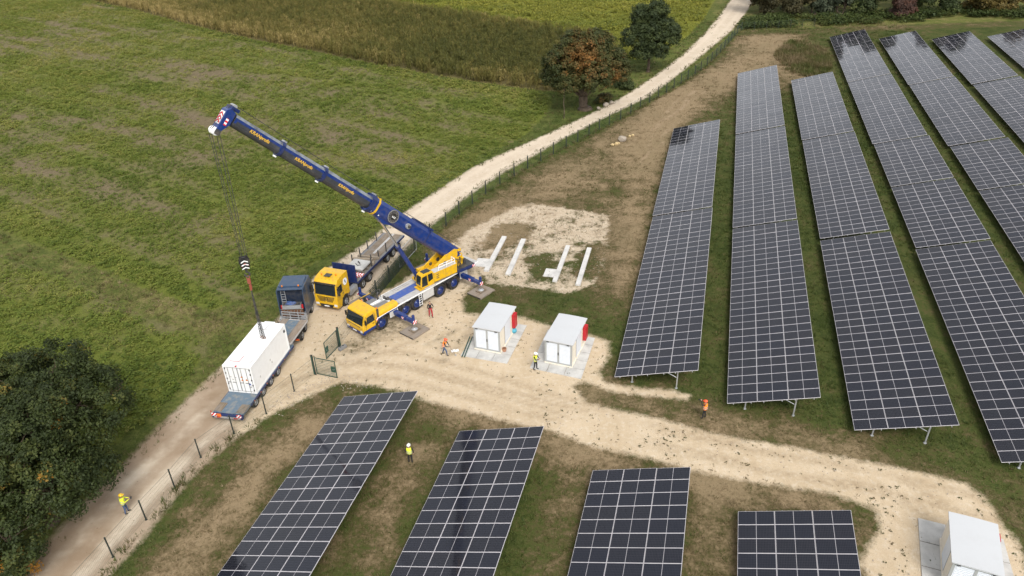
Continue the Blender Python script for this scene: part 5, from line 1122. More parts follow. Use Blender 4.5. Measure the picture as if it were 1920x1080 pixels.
# ------------------------------------------------------------------ hook block, sling, container
HX, HY = HEAD.x - .05, HEAD.y - .05; HB = 10.6
hb = empty('hook_block', (HX, HY, HB), .38, 'black crane hook block with red and white chevrons hanging above the field', 'hook block'); hb.scale = (1.0, 1.0, .95)
o = MB()
for i, (dx, dy) in enumerate(((-.16, 0), (.16, 0), (-.05, .1), (.3, .1))): o.cyl((dx, dy, .3), (dx * 1.5, dy, (HEAD.z - HB - .25) / .95), .024, n=5)
o.build('fall_ropes', M['dark'], hb)
for s in (1, -1):
    o = MB(); o.prism([(-.42, .15), (-.30, .52), (.30, .52), (.42, .15), (.34, -.35), (.18, -.62), (-.18, -.62), (-.34, -.35)], s * .12, s * .17); ch = o.build('side_plate', M['black'], hb, bev=.015)
    for k in range(3):
        for sg in (1, -1): o = MB(); z = .26 - k * .30; o.prism([(0, z), (sg * .27, z - .14), (sg * .27, z - .24), (0, z - .10)], s * .171, s * .18); o.build('chevron', M['white'] if k != 1 else M['chev'], ch)
for y in (-.06, .06): o = MB(); o.ring((0, y, .12), (0, 1, 0), .06, .36, .08, 20); o.build('sheave', M['dark'], hb)
o = MB(); o.cyl((0, 0, -.6), (0, 0, -.95), .09, n=10); pts = [(.0, 0, -.95)] + [(.19 * math.sin(a), 0, -1.14 + .19 * math.cos(a)) for a in np.linspace(.2, 5.0, 10)]; o.tube(pts, .06, 8); o.build('hook', M['dark'], hb)
CX, CY = -20.75, 51.1
cs = empty('chain_sling', (HX, HY, HB - 1.35), 0, 'dark lifting chains with a red coupling hanging from the hook onto the white container', 'lifting sling')
o = MB(); o.ring((0, 0, 0), (0, 1, 0), .10, .16, .05, 14); o.box((0, 0, -.35), (.26, .14, .45)); o.box((.03, 0, -.85), (.18, .12, .4)); o.cyl((0, 0, -1.05), (0, 0, -1.2), .1, n=8); o.build('coupling', M['dullred'], cs)
for k, (dx, dy, dz) in enumerate(((-.12, -.1, 4.0), (-.05, .06, 3.72), (.05, -.05, 3.95), (.12, .1, 3.75))):
    a = Vector((0, 0, -1.15)); b = Vector((CX + dx - HX, CY + dy - HY, dz - (HB - 1.35))); d = b - a; n = int(d.length / .16); o = MB(); up = d.normalized(); s1 = up.orthogonal().normalized(); s2 = up.cross(s1)
    for i in range(n):
        p = a + d * (i / n); s = s1 if i % 2 else s2; o.cyl(p - s * .035, p - s * .035 + d / n * 1.15, .017, n=4); o.cyl(p + s * .035, p + s * .035 + d / n * 1.15, .017, n=4)
    o.build('chain', M['dark'], cs); o = MB(); o.tube([b, b + Vector((.08, 0, -.12)), b + Vector((.0, 0, -.22)), b + Vector((-.09, 0, -.12))], .03); o.build('chain_hook', M['rust'], cs)

TD = Vector((.19, .982, 0)).normalized(); TH = math.atan2(TD.y, TD.x)      # trailer: x forward (towards the truck)
t0 = Vector((-22.43, 44.75, 0))
ct_o = t0 + TD * 2.72; C_L, C_W, C_H, CZ = 6.2, 2.44, 2.62, .93
cn = empty('white_container', (ct_o.x, ct_o.y, CZ), TH, 'white container with doors and warning stickers, standing on the lowloader trailer', 'container')
o = MB(); o.bx(.05, C_L, -C_W / 2 + .03, C_W / 2 - .03, .08, C_H - .02); o.build('shell', M['cwhite'] if 'cwhite' in M else M['white'], cn)
o = MB()
for x in (.0, C_L - .1):
    for y in (-C_W / 2, C_W / 2 - .12): o.bx(x, x + .14, y, y + .12, 0, C_H)
for y in (-C_W / 2, C_W / 2 - .1): o.bx(.14, C_L - .1, y + .005, y + .095, C_H - .12, C_H - .004); o.bx(.14, C_L - .1, y + .005, y + .095, 0, .15)
for x in (.005, C_L - .08): o.bx(x, x + .12, -C_W / 2 + .12, C_W / 2 - .12, C_H - .12, C_H - .004); o.bx(x, x + .12, -C_W / 2 + .12, C_W / 2 - .12, 0, .15)
o.build('corner_frame', M['white'], cn)
for y0, y1 in ((-1.08, -.01), (.01, 1.08)):
    o = MB(); o.bx(-.0, .045, y0, y1, .16, C_H - .13); dr = o.build('door', M['white'], cn)
    o = MB(); o.tube([(-.012, y0 + .015, .18), (-.012, y1 - .015, .18), (-.012, y1 - .015, C_H - .15), (-.012, y0 + .015, C_H - .15), (-.012, y0 + .015, .18)], .011, 4); o.build('door_seal', M['dark'], dr)
    for q in (.30, .72):
        y = y0 + (y1 - y0) * q; o = MB(); o.cyl((-.05, y, .1), (-.05, y, C_H - .1), .019, n=6); o.build('lock_bar', M['grey'], dr); o = MB(); o.box((-.06, y + .12, 1.05), (.03, .3, .04)); o.build('lock_handle', M['grey'], dr)
    for z in (.35, .85, 1.35, 1.9, 2.35):
        o = MB(); yy = y0 if y0 < -.5 else y1; o.box((-.01, yy + (.03 if y0 < -.5 else -.03), z), (.05, .08, .14)); o.build('hinge', M['dark'], dr)
def tri(y, z, s): return [(-.0135, y - s, z - s * .8), (-.0135, y + s, z - s * .8), (-.0135, y, z + s)]
for y, z in ((-.25, 1.62), (-.62, 1.35), (-.25, 1.30)):
    o = MB(); P3 = [Vector(q) for q in tri(y, z, .11)]; o.bm.faces.new([o.bm.verts.new(q) for q in P3]); q = o.build('warning_sticker', M['amber'], cn); q.modifiers.new('s', 'SOLIDIFY').thickness = .004
    o = MB(); o.bx(-.017, -.0145, y - .012, y + .012, z - .05, z + .05); o.build('warning_mark', M['black'], cn)
o = MB(); o.bm.faces.new([o.bm.verts.new(q) for q in [Vector(v) for v in tri(-.82, .95, .13)]]); q = o.build('blue_emblem', M['padblue'], cn); q.modifiers.new('s', 'SOLIDIFY').thickness = .004
for k in range(3): o = MB(); o.bx(-.018, -.0135, -.95, -.70, .70 - k * .06, .725 - k * .06); o.build('sticker_line', M['grey'], cn)
for y, z in ((.72, 1.55), (.3, 1.5), (.55, 1.3)): o = MB(); o.bx(-.018, -.0135, y - .08, y + .08, z - .05, z + .05); o.build('label', M['ltgrey'], cn)
o = MB(); o.bx(-.02, .1, -.02, .10, C_H - .06, C_H + .03); o.build('red_seal', M['red'], cn)
for x, y, m in ((.65, .45, 'white'), (.65, -.55, 'white'), (C_L - 1.0, .45, 'white'), (C_L - 1.05, -.45, 'white')):
    o = MB(); o.bx(x, x + .75, y - .38, y + .38, C_H + .001, C_H + .028); hp = o.build('roof_hatch', M['white'], cn, bev=.006)
    o = MB(); o.bx(x - .02, x - .003, y - .4, y + .4, C_H + .001, C_H + .03); o.bx(x - .02, x + .76, y - .4, y - .385, C_H + .001, C_H + .03); o.build('hatch_edge', M['red'] if (x < 1 and y > 0) else M['ltgrey'], hp)
o = MB(); o.bx(C_L + .001, C_L + .34, -.2, .75, 1.5, C_H - .1); o.build('cooling_unit', M['white'], cn, bev=.01)
for x, z in ((2.9, 1.25), (3.1, .9), (1.0, 1.0)): o = MB(); o.bx(x - .05, x + .05, -C_W / 2 - .004, -C_W / 2 + .03, z - .09, z + .09); o.build('side_vent', M['ltgrey'], cn)
o = MB(); o.box((C_L - .3, -C_W / 2 + .0, C_H - .55), (.18, .07, .22)); o.build('lamp_box', M['dark'], cn)

# ------------------------------------------------------------------ lowloader trailer (x forward)
tr = empty('lowloader_trailer', t0, TH, 'blue grey lowloader trailer with wooden ramp pads carrying the white container', 'trailer')
o = MB(); o.bx(.25, 9.6, -1.26, 1.26, .74, .90); o.bx(.1, 9.6, -.5, .5, .5, .74); o.bx(9.3, 9.7, -1.2, 1.2, .74, 1.25); o.build('deck', M['deckblue'], tr)
o = MB(); o.bx(.0, .25, -1.27, 1.27, .52, .84); o.build('tail_beam', M['deepblue'], tr)
o = MB(); o.bx(-.03, -.002, -1.1, 1.1, .56, .74); o.build('tail_panel', M['steel'], tr)
for s in (1, -1):
    o = MB(); o.bx(.35, 1.35, s * .95 - .33, s * .95 + .33 - (.03 if s > 0 else 0) , .904, .94); o.build('wooden_pad', M['wood'], tr)
    o = MB(); o.box((-.03, s * 1.04, .88), (.05, .40, .24)); o.build('warning_plate', M['chev'], tr)
    o = MB(); o.bx(-.045, -.032, s * .72 - .16, s * .72 + .16, .6, .70); o.build('tail_light', M['redlens'], tr)
    o = MB(); o.bx(1.5, 9.5, s * 1.262, s * 1.30, .72, .90); o.build('side_rail', M['deepblue'], tr)
    for i in range(7): o = MB(); o.bx(2 + i * 1.1, 2.08 + i * 1.1, s * 1.301, s * 1.32, .78, .84); o.build('side_marker', M['amber'], tr)
    for x in (2.3, 3.65, 5.0, 6.35): wheel(tr, x, s * 1.08, .42, .30, s, M['steel'])
    for x in (2.3, 3.65, 5.0, 6.35):
        o = MB()
        for i in range(6): am = math.pi * (i + .5) / 6; o.box((x + math.cos(am) * .5, s * 1.08, .42 + math.sin(am) * .31), (.02, .32, .27), Matrix.Rotation(-am, 3, 'Y'))
        o.build('mudguard', M['dark'], tr)
    o = MB(); o.tube([(9.6, s * 1.1, .8), (10.3, s * 1.1, 1.0), (10.4, s * 1.1, 1.25)], .08); o.build('goose_arm', M['dark'], tr)
o = MB(); o.box((-.04, .62, .87), (.03, .34, .28)); o.build('hazard_plate', M['orange'], tr); o = MB(); o.box((-.02, 1.25, 1.02), (.03, .05, .42)); o.build('marker_pole', M['redlens'], tr)
o = MB(); o.bx(9.2, 12.9, -1.24, 1.24, 1.18, 1.32); o.prism([(9.0, .74), (9.4, .74), (9.9, 1.18), (9.3, 1.18)], -.6, .6); o.build('gooseneck', M['alu'], tr)
o = MB(); o.bx(9.5, 12.7, -.52, .52, 1.322, 1.35); o.build('gooseneck_plate', M['deckblue'], tr)
for s in (1, -1): o = MB(); o.bx(9.3, 12.8, s * .55, s * 1.2, 1.322, 1.36); o.build('gooseneck_planks', M['padwood'], tr)
o = MB(); o.cyl((8.9, -.35, 1.0), (9.1, .35, 1.05), .2, n=12); o.box((8.75, -.6, 1.05), (.5, .6, .28)); o.build('hydraulic_unit', M['ltgrey'], tr)
o = MB()
for z in (1.5, 1.78, 2.06): o.bx(12.86, 12.92, -1.22, 1.22, z - .03, z + .03)
for y in (-1.2, -.4, .4, 1.2): o.bx(12.85, 12.93, y - .03, y + .03, 1.32, 2.1)
o.build('front_rack', M['steel'], tr)

# ------------------------------------------------------------------ blue tractor unit (drives away from the viewer)
UH = R(91); u0 = Vector((-20.35, 56.0, 0))
tu = empty('tractor_unit', u0, UH, 'slate blue truck seen from behind, with a ladder on the cab back, pulling the lowloader', 'truck')
o = MB(); o.bx(-1.1, 5.2, -.45, .45, .62, .95); o.build('chassis', M['dark'], tu)
for x, d in ((0, True), (1.35, True), (4.6, False)):
    for s in (1, -1): wheel(tu, x, s * (.98 if d else 1.05), .5, .52 if d else .32, s, M['steel'], d)
o = MB(); M['backwall'] = paint('recess_shade_blue', (.008, .016, .035), .5, wear=.1)  # cab blue darkened: shade of the deep recess put into the wall colour
pr = [(3.30, .75), (5.9, .55), (6.0, .7), (6.0, 1.7), (5.85, 2.9), (5.5, 3.62), (3.30, 3.75)]; o.prism(pr, -1.22, 1.22)
tc = o.build('cab', M['truckblue'], tu, bev=.07)
o = MB(); o.quad((6.03, -1.1, 1.75), (6.03, 1.1, 1.75), (5.90, 1.05, 2.85), (5.90, -1.05, 2.85)); q = o.build('windscreen', M['glass'], tc); q.modifiers.new('s', 'SOLIDIFY').thickness = .02
for s in (1, -1):
    o = MB(); o.prism([(4.9, 1.8), (5.75, 1.75), (5.68, 2.6), (4.9, 2.6)], s * 1.221, s * 1.235); o.build('side_window', M['glass'], tc)
    o = MB(); o.prism([(2.45, 1.0), (3.3, .75), (3.3, 3.72), (2.6, 3.62)], s * 1.16, s * 1.22); o.build('side_fairing', M['truckblue'], tc)
    o = MB(); o.box((5.55, s * 1.48, 2.3), (.14, .26, .85)); o.tube([(5.5, s * 1.22, 2.7), (5.55, s * 1.45, 2.7)], .03); mr = o.build('mirror', M['black'], tc, bev=.03)
    o = MB(); o.box((5.475, s * 1.48, 2.35), (.006, .2, .65)); o.build('mirror_glass', M['lamp'], mr)
    o = MB(); n = 7
    for i in range(n): am = math.pi * (.05 + .9 * (i + .5) / n); o.box((.65 + math.cos(am) * 1.25, s * .98, .5 + math.sin(am) * .62), (.03, .56, .48), Matrix.Rotation(-math.atan2(math.sin(am) / .62, math.cos(am) / 1.25), 3, 'Y'))
    o.build('mudguard', M['black'], tu)
    o = MB(); o.box((-1.02, s * .98, .72), (.05, .5, .22)); o.build('tail_light_board', M['dark'], tu); o = MB(); o.box((-1.05, s * .98, .76), (.02, .44, .07)); o.build('tail_light', M['redlens'], tu); o = MB(); o.box((-1.05, s * .98, .67), (.02, .44, .06)); o.build('reflector_strip', M['orange'], tu)
    o = MB(); o.cyl((3.2, s * .75, 3.78), (3.2, s * .75, 3.9), .07, n=8); o.build('beacon', M['amber'], tc)
    o = MB(); o.bx(1.9, 3.1, s * .75, s * 1.2, .55, 1.1); o.build('fuel_tank', M['steel'], tu, bev=.05)
    o = MB(); o.box((2.55, s * .95, 1.95), (.12, .16, .45)); o.build('extinguisher', M['red'], tu, bev=.04)
o = MB(); pr = [(3.2, 3.35), (3.32, 3.7), (4.6, 3.9), (5.3, 3.74), (3.3, 3.70)]; o.bx(3.25, 5.2, -1.08, 1.08, 3.70, 3.80); o.bx(2.75, 3.3, -1.16, 1.16, 3.62, 3.70); o.build('roof_spoiler', M['truckblue'], tc, bev=.02)
o = MB(); o.bx(3.255, 3.295, -1.05, 1.05, 1.2, 3.3); o.build('cab_back_wall', M['backwall'], tc)
o = MB()
for i in range(4): o.cyl((3.24, -.9 + i * .6, 3.42), (3.25, -.9 + i * .6, 3.42), .06, n=8)
o.build('back_lamp', M['lamp'], tc)
o = MB()
for y in (.62, 1.0): o.cyl((3.12, y, 1.2), (3.2, y, 3.35), .03, n=6)
for i in range(8): o.cyl((3.125 + i * .01, .62, 1.4 + i * .26), (3.125 + i * .01, 1.0, 1.4 + i * .26), .022, n=6)
o.build('ladder', M['steel'], tu)
o = MB(); o.bx(2.3, 2.9, -.85, .85, 1.85, 2.25); tb = o.build('tool_tray', M['steel'], tu); o = MB(); o.bx(2.34, 2.86, -.81, .81, 2.2, 2.252); o.build('tray_inside', M['dark'], tb)
o = MB(); o.sphere((2.6, .05, 2.3), .42, (.55, 1.2, .45), 12, 8); r = random.Random(4)
for v in o.bm.verts: v.co += Vector((r.uniform(-.06, .06), r.uniform(-.1, .1), r.uniform(-.06, .08)))
o.build('blue_tarp', M['bluetarp'], tu)
o = MB(); o.bx(2.35, 2.75, -.95, .95, 1.0, 1.8)
o.build('hose_rack', M['rust'], tu); o = MB()
for i in range(6): o.tube([(2.3, -.8 + i * .3, 1.75), (2.15, -.75 + i * .28, 1.45), (2.25, -.7 + i * .3, 1.1)], .025)
o.tube([(2.25, -1.05, 1.9), (2.25, 1.05, 1.9)], .03); o.tube([(2.25, -1.05, 1.45), (2.25, 1.05, 1.45)], .03); o.build('air_hoses', M['grey'], tu)
o = MB(); o.box((.65, 0, 1.02), (1.5, .8, .1)); o.build('fifth_wheel', M['dark'], tu)

# ------------------------------------------------------------------ yellow truck with blue flatbed
YF = Vector((-.337, -.941, 0)); YH = math.atan2(YF.y, YF.x); y0 = Vector((-17.27, 62.05, 0))
yt = empty('yellow_truck', y0, YH, 'yellow truck cab facing the viewer, parked on the gravel road behind the crane', 'truck')
o = MB(); o.bx(-5.9, 1.1, -.45, .45, .62, .98); o.build('chassis', M['dark'], yt)
for x, d in ((0, False), (-3.42, True), (-4.78, True)):
    for s in (1, -1): wheel(yt, x, s * (1.06 if not d else .98), .52, .34 if not d else .56, s, M['steel'], d)
pr = [(-.92, 1.05), (-.62, 1.05), (-.62, .95), (-.5, 1.1), (.0, 1.28), (.5, 1.1), (.68, .62), (.75, .42), (1.38, .42), (1.48, .6), (1.46, 1.55), (1.40, 1.95), (1.22, 2.95), (.95, 3.30), (-.1, 3.46), (-.92, 3.42)]
o = MB(); o.prism(pr, -1.22, 1.22); yc = o.build('cab', M['yellow'], yt, bev=.05)
o = MB(); o.quad((1.455, -1.10, 1.82), (1.455, 1.10, 1.82), (1.275, 1.07, 2.88), (1.275, -1.07, 2.88)); q = o.build('windscreen', M['glass'], yc); q.modifiers.new('s', 'SOLIDIFY').thickness = -.03
o = MB(); o.box((1.33, 0, 2.98), (.22, 2.3, .09)); o.build('sun_visor', M['black'], yc, bev=.02)
for k, (z, w) in enumerate(((1.62, .95), (1.50, .9), (1.38, .85), (1.26, .78), (1.14, .7))):
    o = MB()
    for s in (1, -1):
        for i in range(6): y = s * (.16 + i * (w - .16) / 5.5); o.box((1.478, y, z), (.03, .10, .05))
    o.build('grille_slot', M['black'], yc)
o = MB(); o.ring((1.485, 0, 1.42), (1, 0, 0), .15, .19, .03, 24); o.build('emblem_ring', M['black'], yc); o = MB()
for k in range(3): a = math.pi / 2 + k * 2.0944; o.prism([(.03 * math.cos(a + 1.57), .03 * math.sin(a + 1.57) + 1.42), (.165 * math.cos(a), .165 * math.sin(a) + 1.42), (.03 * math.cos(a - 1.57), .03 * math.sin(a - 1.57) + 1.42), (0, 1.42)], 1.48, 1.50, 'x')
o.build('emblem_star', M['black'], yc)
o = MB(); o.prism([(-.62, .52), (.62, .52), (.78, .82), (-.78, .82)], 1.475, 1.50, 'x'); o.build('bumper_intake', M['black'], yc); o = MB(); o.box((1.512, 0, .64), (.012, .52, .11)); o.build('number_plate', M['white'], yc)
for s in (1, -1):
    o = MB(); o.box((1.44, s * .98, .78), (.12, .34, .24)); o.build('headlight', M['lamp'], yc, bev=.03)
    o = MB(); o.prism([(.35, 1.85), (1.2, 1.78), (1.08, 2.62), (.35, 2.66)], s * 1.221, s * 1.235); o.build('side_window', M['glass'], yc)
    o = MB(); o.bx(.22, .245, s * 1.2215, s * 1.226, 1.1, 2.85); o.bx(1.25, 1.265, s * 1.2215, s * 1.226, 1.2, 1.8); o.build('door_gap', M['dark'], yc)
    o = MB(); o.box((.34, s * 1.235, 1.62), (.16, .03, .05)); o.build('door_handle', M['black'], yc)
    o = MB(); o.box((1.35, s * 1.46, 2.3), (.14, .24, .78)); o.tube([(1.15, s * 1.22, 2.75), (1.32, s * 1.44, 2.7)], .03); o.build('mirror', M['black'], yc, bev=.03)
    o = MB(); o.cyl((-.3, s * 1.222, 2.55), (-.3, s * 1.236, 2.55), .36, n=28); lg = o.build('logo_disc', M['white'], yc)
    o = MB(); o.prism([(-.38, 2.40), (-.28, 2.36), (-.20, 2.66), (-.28, 2.80), (-.36, 2.62)], s * 1.2365, s * 1.244); o.build('logo_mark', M['blue'], lg)
    o = MB(); o.cyl((.25 if s > 0 else .5, s * .7, 3.42), (.25 if s > 0 else .5, s * .7, 3.58), .08, n=10); o.build('beacon', M['amber'], yc)
    n = 8; o = MB()
    for i in range(n): am = math.pi * (i + .5) / n; o.box((-4.1 + math.cos(am) * 1.3, s * .98, .52 + math.sin(am) * .62), (.03, .6, .45), Matrix.Rotation(-math.atan2(math.sin(am) / .62, math.cos(am) / 1.3), 3, 'Y'))
    o.build('mudguard', M['black'], yt)
    o = MB(); o.bx(-2.4, -1.0, s * .7, s * 1.2, .5, 1.05); o.build('fuel_tank', M['steel'] if s > 0 else M['grey'], yt, bev=.05)
o = MB(); o.bx(.15, .72, -.36, .30, 3.43, 3.475); o.build('roof_hatch', M['dark'], yc, bev=.015)
o = MB()
for i in range(5): o.cyl((1.0, -.8 + i * .4, 3.30), (1.0, -.8 + i * .4, 3.36), .03, n=6)
o.build('roof_marker', M['amber'], yc)
fb = empty('flatbed_trailer', y0 + YF * -2.35, YH, 'flatbed trailer with a blue headboard and steel stakes behind the yellow truck', 'trailer')
o = MB(); o.bx(-10.6, 0, -1.25, 1.25, 1.12, 1.26); o.build('deck', M['grey'], fb)
o = MB(); o.bx(-10.6, 0, -.5, .5, .8, 1.12); o.build('frame', M['deepblue'], fb)
for s in (1, -1):
    o = MB(); o.bx(-10.6, 0, s * 1.252, s * 1.285, 1.05, 1.28); o.build('side_rail', M['deepblue'], fb)
    for x in (-6.6, -7.9, -9.2): wheel(fb, x, s * 1.02, .5, .36, s, M['steel'])
    for x in (-1.6, -3.3, -4.9, -6.6, -8.6):
        if (x, s) in ((-1.6, 1), (-8.6, 1)): continue
        o = MB(); o.bx(x - .045, x + .045, s * 1.10 - .045, s * 1.10 + .045, 1.262, 2.3); o.build('stake', M['dark'], fb)
o = MB(); o.bx(.0, .08, -1.27, 1.27, 1.2, 3.2); hb_ = o.build('headboard', M['deepblue'], fb, bev=.015); o = MB()
for y in (-1.0, -.35, .35, 1.0): o.bx(.081, .12, y - .04, y + .04, 1.2, 3.15)
o.build('rib', M['deepblue'], hb_)
for i in range(10):
    o = MB(); o.bx(-10.55 + i * 1.05, -9.53 + i * 1.05, -.95, .95, 1.263, 1.285); o.build('deck_board', M['wood'], fb)
o = MB(); o.bx(-10.5, -5.8, -.14, .14, 1.287, 1.31); o.build('bright_strip', M['alu'], fb)
for i, (x, s) in enumerate(((-4.2, .6), (-4.2, -.6))): o = MB(); o.bx(x - .04, x + .04, s - .04, s + .04, 1.287, 2.1); o.build('stake', M['dark'], fb)
def on_bed(name, x, y, z, label, cat, group=None, rz=0.0):
    p = fb.location + YF * x + Vector((-YF.y, YF.x, 0)) * y + Vector((0, 0, z)); return empty(name, p, YH + rz, label, cat, group)
t = on_bed('concrete_plate', -2.6, 0.0, 1.29, 'grey concrete plate lying among the timbers on the flatbed', 'plate'); o = MB(); o.bx(-.95, .95, -.95, .95, .30, .46); o.build('plate', M['concrete'], t, bev=.02); o = MB(); o.tube([(-.3, -.15, .46), (-.3, -.15, .6), (-.05, .15, .6), (-.05, .15, .46)], .05); o.tube([(.0, -.3, .48), (.35, .1, .5), (.1, .4, .48)], .035); o.build('lifting_chain', M['dark'], t)
beams_ = [(-1.62, 0, .0, 2.3, .04, 'front timber beam under the concrete plate, nearest the headboard'), (-2.6, 0, .0, 2.2, -.02, 'timber beam under the middle of the concrete plate'), (-3.62, .05, .0, 2.35, .03, 'timber beam just behind the concrete plate'), (-3.95, -.1, .0, 2.4, -.06, 'timber beam lying second behind the concrete plate'), (-4.75, 0, .0, 2.4, .08, 'rearmost timber beam on the flatbed, across the deck at the middle stakes'), (-3.75, -.1, .25, 2.1, .16, 'crooked timber beam lying on top of the other two behind the plate')]
for x, y, z, L, rz, lb in beams_:
    t = on_bed('timber_beam', x, y, 1.29 + z, lb, 'timber beam', 'timber beams on the flatbed', rz); o = MB(); o.bx(-.11, .11, -L / 2, L / 2, .0, .27); o.build('beam', M['darktimber'] if 'plate' in lb and 'behind' not in lb else M['paletimber'], t, bev=.015); o = MB(); o.bx(-.108, .108, L / 2 + .001, L / 2 + .006, .004, .236); o.bx(-.108, .108, -L / 2 - .006, -L / 2 - .001, .004, .236); o.build('end_grain', M['padwood'], t)
for i, (x, y, rz, lb) in enumerate([(-.75, .1, .1, 'red and white barrier boards stacked right behind the blue headboard'), (-1.2, .5, -.15, 'red and white barrier boards lying nearer the camera side of the flatbed')]):
    t = on_bed('barrier_boards', x, y, 1.29, lb, 'barrier boards', 'striped barrier boards on the flatbed', rz)
    for k in range(4): o = MB(); o.box((.02 * k, .05 * k, .05 + .07 * k), (.30, 1.5, .05), Matrix.Rotation(.1 * (k - 1.5), 3, 'Z')); o.build('board', M['chev'], t)
# outrigger pads under the crane jacks
for x, s, lb in ((4.25, 1, 'large timber spreader plate under the front outrigger, near the red trousered worker'), (-4.55, 1, 'large timber spreader plate under the rear outrigger, on the grass edge'), (4.25, -1, 'timber spreader plate on the far side at the front outrigger, behind the crane cab'), (-4.55, -1, 'timber spreader plate on the far side at the rear outrigger, behind the crane')):
    p = CM @ Vector((x, s * 3.85, 0)); t = empty('spreader_plate', (p.x, p.y, 0), HD + .04 * s, lb, 'spreader plate', 'spreader plates under the outriggers')
    for k in range(3): o = MB(); o.bx(-1.05, 1.05, -.9 + k * .61, -.30 + k * .61 - .012, .02, .2); o.build('plank', M['padwood'], t, bev=.012)
    o = MB(); o.box((.0, .0, .27), (.85, .75, .13)); o.build('packing_block', M['wood'], t, bev=.01)
    o = MB()
    for a in (-1.06, 1.06): o.bx(a - .02, a + .02, -.85, .85, .06, .16)
    o.build('edge_strip', M['dark'], t)

